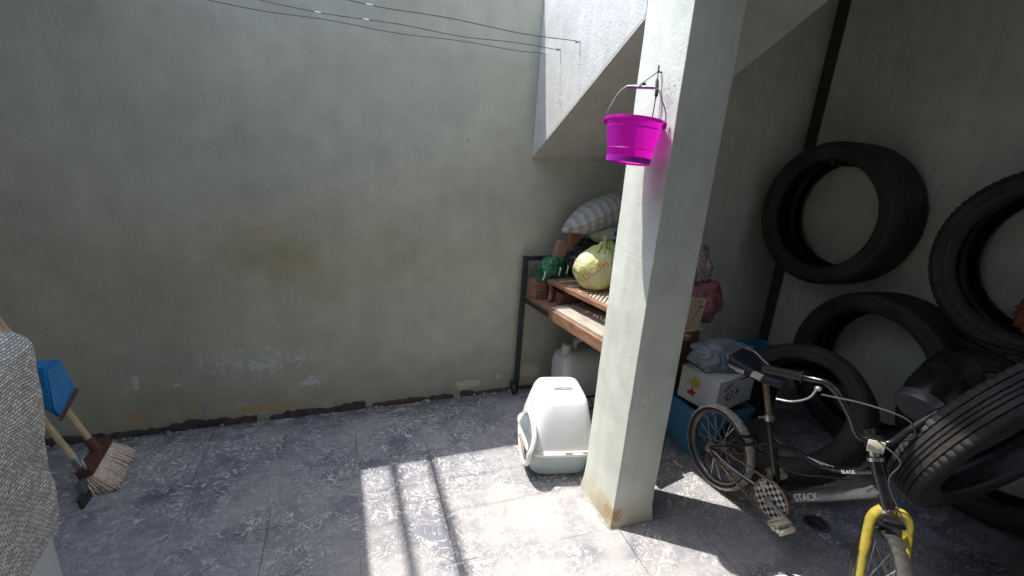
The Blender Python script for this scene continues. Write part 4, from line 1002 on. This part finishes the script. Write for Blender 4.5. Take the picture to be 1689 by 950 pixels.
# crank set
cx = BB + V((-.040, 0, 0)); mtxc = Matrix.Translation(cx) @ Matrix.Rotation(R(-90), 4, 'Y')
def teeth(r, h, k): return r + (.004 if k % 2 else 0) if r > .07 else r
b = MB(); b.lathe([(.0, .003), (.062, .003), (.080, .003), (.080, -.001), (.0, -.001)], 72, mtxc, fn=teeth); b.build('chainring', M['rust_chrome'], t)
b = MB(); b.lathe([(0, .007), (.066, .007), (.071, .005), (.071, .003), (0, .003)], 48, mtxc); b.build('chain_guard', M['checks'], t)
lettering('guard_lettering', 'BMX', .040, cx + V((-.0078, .036, .010)), (0, -.34, -.94), (0, -.94, .34), M['white_print'], t)
arm = V((0, -.105, -.012)).normalized()
b = MB(); b.tube([cx + V((-.014, 0, 0)), cx + V((-.018, 0, 0)) + arm * .110], [.009, .007], 8); b.tube([cx, cx + V((-.02, 0, 0))], .016, 12); b.tube([BB + V((-.04, 0, 0)), BB + V((.05, 0, 0))], .012, 10)
b.tube([BB + V((.048, 0, 0)), BB + V((.052, 0, 0)) - arm * .110], [.011, .008], 8); b.build('cranks', M['chrome'], t)
for p in (cx + V((-.062, 0, 0)) + arm * .110, BB + V((.10, 0, 0)) - arm * .110):
    b = MB(); b.box(p + V((0, 0, .010)), (.074, .020, .012), Matrix.Rotation(R(-10), 4, 'X'), bev=.003); b.box(p + V((0, -.026, -.002)), (.074, .010, .020), bev=.003); b.box(p + V((0, .026, -.002)), (.074, .010, .020), bev=.003); pd = b.build('pedal', M['cream_plastic'], t)
    b = MB(); b.tube([p + V((-.045, 0, 0)), p + V((.045, 0, 0))], .009, 8); b.box(p + V((-.034, 0, 0)), (.006, .056, .018)); b.box(p + V((.034, 0, 0)), (.006, .056, .018)); b.build('pedal_cage', M['chrome'], pd)
cw = -.044
for (p, q) in ((bp_(.262 - .01, .188 + .078, cw), RH + V((cw, 0, .026))), (bp_(.262 - .01, .188 - .078, cw), RH + V((cw, 0, -.026)))):
    n = 26; b = MB()
    for i in range(n):
        c = p.lerp(q, (i + .5) / n); d = (q - p).normalized(); mt_ = d.to_track_quat('Y', 'Z').to_matrix().to_4x4(); b.box(c, (.006 if i % 2 else .009, (q - p).length / n * .9, .007), mt_)
    b.build('chain', M['rust_chrome'], t, smooth=False)
b = MB(); b.lathe([(.010, .0), (.026, .0), (.027, .003), (.026, .006), (.010, .006)], 32, Matrix.Translation(RH + V((cw + .003, 0, 0))) @ Matrix.Rotation(R(-90), 4, 'Y'), fn=lambda r, h, k: r + (.003 if (k % 2 and r > .02) else 0)); b.build('sprocket', M['rust_chrome'], t)
b = MB(); b.tube(curve([bp_(.055, .345, -.045), bp_(.075, .352, -.02), bp_(.075, .352, .02), bp_(.055, .345, .045)], 5), .007, 8); b.box(bp_(.062, .330, -.036), (.014, .045, .016), bev=.003); b.box(bp_(.062, .330, .036), (.014, .045, .016), bev=.003); b.build('rear_brake', M['black_plastic'], t)
# steering: turned so the front wheel points at the viewer
sth = R(-41); hd = (HT - HBt).normalized(); fwd = V((math.sin(sth), -math.cos(sth), 0)); lat_ = V((math.cos(sth), math.sin(sth), 0))
CRN = HBt - hd * .018 + V((.012, 0, 0))
FA = V((CRN.x, CRN.y, 0)) + fwd * .075 + V((0, 0, WR + .002))
wheel(FA, lat_ + V((0, 0, -.02)), 'front_wheel', M['rubber_grey'])
b = MB()
for s in (-1, 1):
    top_ = CRN + hd * .006
    b.tube(curve([top_, CRN + lat_ * s * .030 + V((0, 0, .004)), CRN + lat_ * s * .050 - V((0, 0, .038)) + fwd * .008, CRN.lerp(FA, .55) + lat_ * s * .054, FA + lat_ * s * .052], 7), [.017] * 8 + [.0165] * 7 + [.0145] * 7 + [.011] * 7, 12)
b.build('fork', M['yellow'], t)
for s in (-1, 1):
    b = MB(); b.tube([FA + lat_ * s * .045, FA + lat_ * s * .074], .0065, 8); b.blob(FA + lat_ * s * .064, (.011, .011, .011), sub=2); b.build('axle_nut', M['chrome'], t)
MB().lathe([(.021, 0), (.026, .001), (.026, .012), (.021, .013)], 20, Matrix.Translation(HT) @ hd.to_track_quat('Z', 'X').to_matrix().to_4x4()).build('bearing_cup', M['chrome'], t)
MB().lathe([(.021, 0), (.025, .001), (.025, .010), (.021, .011)], 20, Matrix.Translation(HBt - hd * .010) @ hd.to_track_quat('Z', 'X').to_matrix().to_4x4()).build('bearing_cup', M['chrome'], t)
b = MB(); b.tube([HT + hd * .012, HT + hd * .05], .0165, 14); b.build('headset', M['chrome'], t)
SC = HT + hd * .078
b = MB(); b.tube([HT + hd * .045, SC + hd * .020], .019, 14); b.build('stem', M['black_paint'], t)
b = MB(); b.box(SC + fwd * .030 - hd * .004, (.052, .040, .036), Matrix.Rotation(sth, 4, 'Z'), bev=.005); b.build('stem_clamp', M['black_paint'], t)
b = MB(); b.box(SC + fwd * .054 - hd * .006, (.046, .006, .038), Matrix.Rotation(sth, 4, 'Z') @ Matrix.Rotation(R(-12), 4, 'X'), bev=.002); b.build('stem_badge', M['cream_plastic'], t)
HBc = SC + fwd * .032
def hb(w, f, z): return HBc + lat_ * w + fwd * f + V((0, 0, z))
for s in (-1, 1): pass
b = MB(); b.tube(curve([hb(-.33, -.09, .135), hb(-.22, -.045, .150), hb(-.15, -.015, .150), hb(-.085, .0, .075), hb(-.045, .0, .008), hb(0, .0, 0), hb(.045, .0, .008), hb(.085, .0, .075), hb(.15, -.015, .150), hb(.22, -.045, .150), hb(.33, -.09, .135)], 6), .0108, 12); b.build('handlebar', M['black_paint'], t)
for s in (-1, 1):
    b = MB(); b.tube([hb(s * .225, -.047, .1495), hb(s * .34, -.094, .1335)], .0155, 12); b.lathe([(.0155, 0), (.022, .001), (.022, .005), (.0155, .006)], 16, Matrix.Translation(hb(s * .225, -.047, .1495)) @ (hb(s * .34, -.094, .1335) - hb(s * .225, -.047, .1495)).to_track_quat('Z', 'X').to_matrix().to_4x4()); b.build('grip', M['rubber'], t)
b = MB(); b.tube(curve([hb(-.19, .0, .135), hb(-.215, .035, .115), hb(-.26, .050, .098), hb(-.305, .040, .090)], 6), .0038, 8); b.blob(hb(-.185, -.01, .135), (.012, .012, .009), sub=2); b.build('brake_lever', M['grey_metal'], t)
b = MB(); b.tube(curve([hb(-.18, .02, .13), hb(-.06, .035, .135), hb(.05, .04, .115), hb(.085, .02, .05), hb(.05, -.05, -.04), bp_(.50, .47, .03), bp_(.40, .395, .02), bp_(.27, .33, .0), bp_(.08, .35, .0)], 8), .0026, 6)
b.tube(curve([hb(.0, .03, .02), hb(.06, .06, -.02), hb(.05, .06, -.10), CRN + fwd * .05 + lat_ * .03 + V((0, 0, -.01))], 6), .0026, 6); b.build('brake_cable', simple('grey_cable', (.09, .09, .09), .4), t)
b = MB(); b.box(CRN + fwd * .034 + V((0, 0, -.012)), (.06, .014, .018), Matrix.Rotation(sth, 4, 'Z'), bev=.003); b.build('front_brake', M['black_plastic'], t)
# white lettering along the down tube
da = (bp_(.592, .496) - BB).normalized(); 
b2 = MB(); b2.tube([BB, bp_(.592, .496)], .0245, 20); bv2 = BVHTree.FromBMesh(b2.bm); b2.bm.free()
lettering('frame_lettering', 'STACK', .036, BB.lerp(bp_(.592, .496), .36) + V((-.05, 0, .004)), da, V((-1, 0, 0)).cross(da) * (1 if V((-1, 0, 0)).cross(da).z > 0 else -1), M['white_print'], t, bv2, (1, 0, -.25), .002)
lettering('tube_lettering', 'BLACK', .016, bp_(.505, .512) + V((-.05, 0, 0)), (0, -.80, .60), (0, .60, .80), M['white_print'], t, None)
b = MB()
for k in range(3): b.tube([bp_(.34 + .018 * k, .444 + .004 * k, -.0135), bp_(.40 + .018 * k, .452 + .010 * k, -.0135)], .0018, 4)
b.build('frame_stripes', M['white_print'], t)

# ------------------------------------------------------------------ small things on the floor
t = thing('floor_drain', 'round dark floor drain cover beside the bicycle pedal', 'drain', (1.89, 1.09, 0))
b = MB(); b.lathe([(.050, .004), (.050, .009), (.041, .009), (.041, .004)], 32, Matrix.Translation((1.89, 1.09, 0)), closed=True); b.build('ring', M['grey_metal'], t)
b = MB()
for k in range(5): w = math.sqrt(max(0, .041 ** 2 - ((k - 2) * .016) ** 2)); b.box((1.89 + (k - 2) * .016, 1.09, .006), (.005, 2 * w, .005))
b.build('grate', M['steel_dark'], t, smooth=False)
WC = V((1.475, .855, 0))
t = thing('white_slipper', 'white rounded slipper with a black strap on the sunlit floor at the bottom edge', 'slipper', WC)
b = MB(); loft(b, [(WC.x, WC.y, .003, .088, .060, R(-12)), (WC.x, WC.y, .012, .098, .068, R(-12)), (WC.x, WC.y, .030, .096, .066, R(-12)), (WC.x, WC.y, .046, .082, .054, R(-12)), (WC.x, WC.y, .053, .052, .032, R(-12))], 36, .75); b.build('sole', M['white_plastic'], t, angle=60)
b = MB(); b.tube(curve([WC + V((.015, .066, .022)), WC + V((.02, .04, .054)), WC + V((.035, -.01, .061)), WC + V((.06, -.055, .030))], 6), .006, 8); b.build('strap', M['black_plastic'], t)
b = MB(); b.blob(WC + V((-.015, -.01, .053)), (.028, .018, .004), sub=3, amp=.3); b.build('dark_insole', M['dark_bag'], t)

# ------------------------------------------------------------------ light, sky, camera
w = bpy.data.worlds.new('World'); scene.world = w; w.use_nodes = True
nt = w.node_tree; bg = nt.nodes['Background']
sky = nt.nodes.new('ShaderNodeTexSky'); sky.sky_type = 'NISHITA'; sky.sun_disc = False
sd_ = SUN.normalized(); sky.sun_elevation = math.asin(sd_.z); sky.sun_rotation = math.atan2(sd_.x, sd_.y)
hs = nt.nodes.new('ShaderNodeHueSaturation'); hs.inputs['Saturation'].default_value = .72; nt.links.new(sky.outputs[0], hs.inputs['Color']); nt.links.new(hs.outputs[0], bg.inputs['Color']); bg.inputs['Strength'].default_value = .66
L = bpy.data.lights.new('sun', 'SUN'); L.energy = 6.3; L.angle = R(.55); L.color = (1., .955, .89)
lo = bpy.data.objects.new('sun', L); COL.objects.link(lo); lo.rotation_euler = sd_.to_track_quat('Z', 'Y').to_euler(); lo.location = sd_ * 20

cam = bpy.data.cameras.new('camera'); co = bpy.data.objects.new('camera', cam); COL.objects.link(co)
cr_ = Matrix(((.93909664, -.33707476, .06691861), (-.04179102, -.30529761, -.95133952), (.34110263, .89060315, -.30079066)))
right, up, fw_ = cr_[0], -cr_[1], cr_[2]
co.matrix_world = Matrix.Translation((0, 0, 1.5)) @ Matrix((right, up, -fw_)).transposed().to_4x4()
cam.sensor_width = 36; cam.lens = 36 * 793.11 / 1689; cam.clip_start = .02; cam.clip_end = 200
scene.camera = co
scene.view_settings.view_transform = 'Standard'; scene.view_settings.look = 'None'; scene.view_settings.exposure = 0; scene.view_settings.gamma = 1
scene.render.engine = 'CYCLES'; scene.cycles.max_bounces = 8; scene.cycles.diffuse_bounces = 5; scene.cycles.glossy_bounces = 3; scene.cycles.transmission_bounces = 4
for o in scene.objects:
    if '_o' in o: del o['_o']
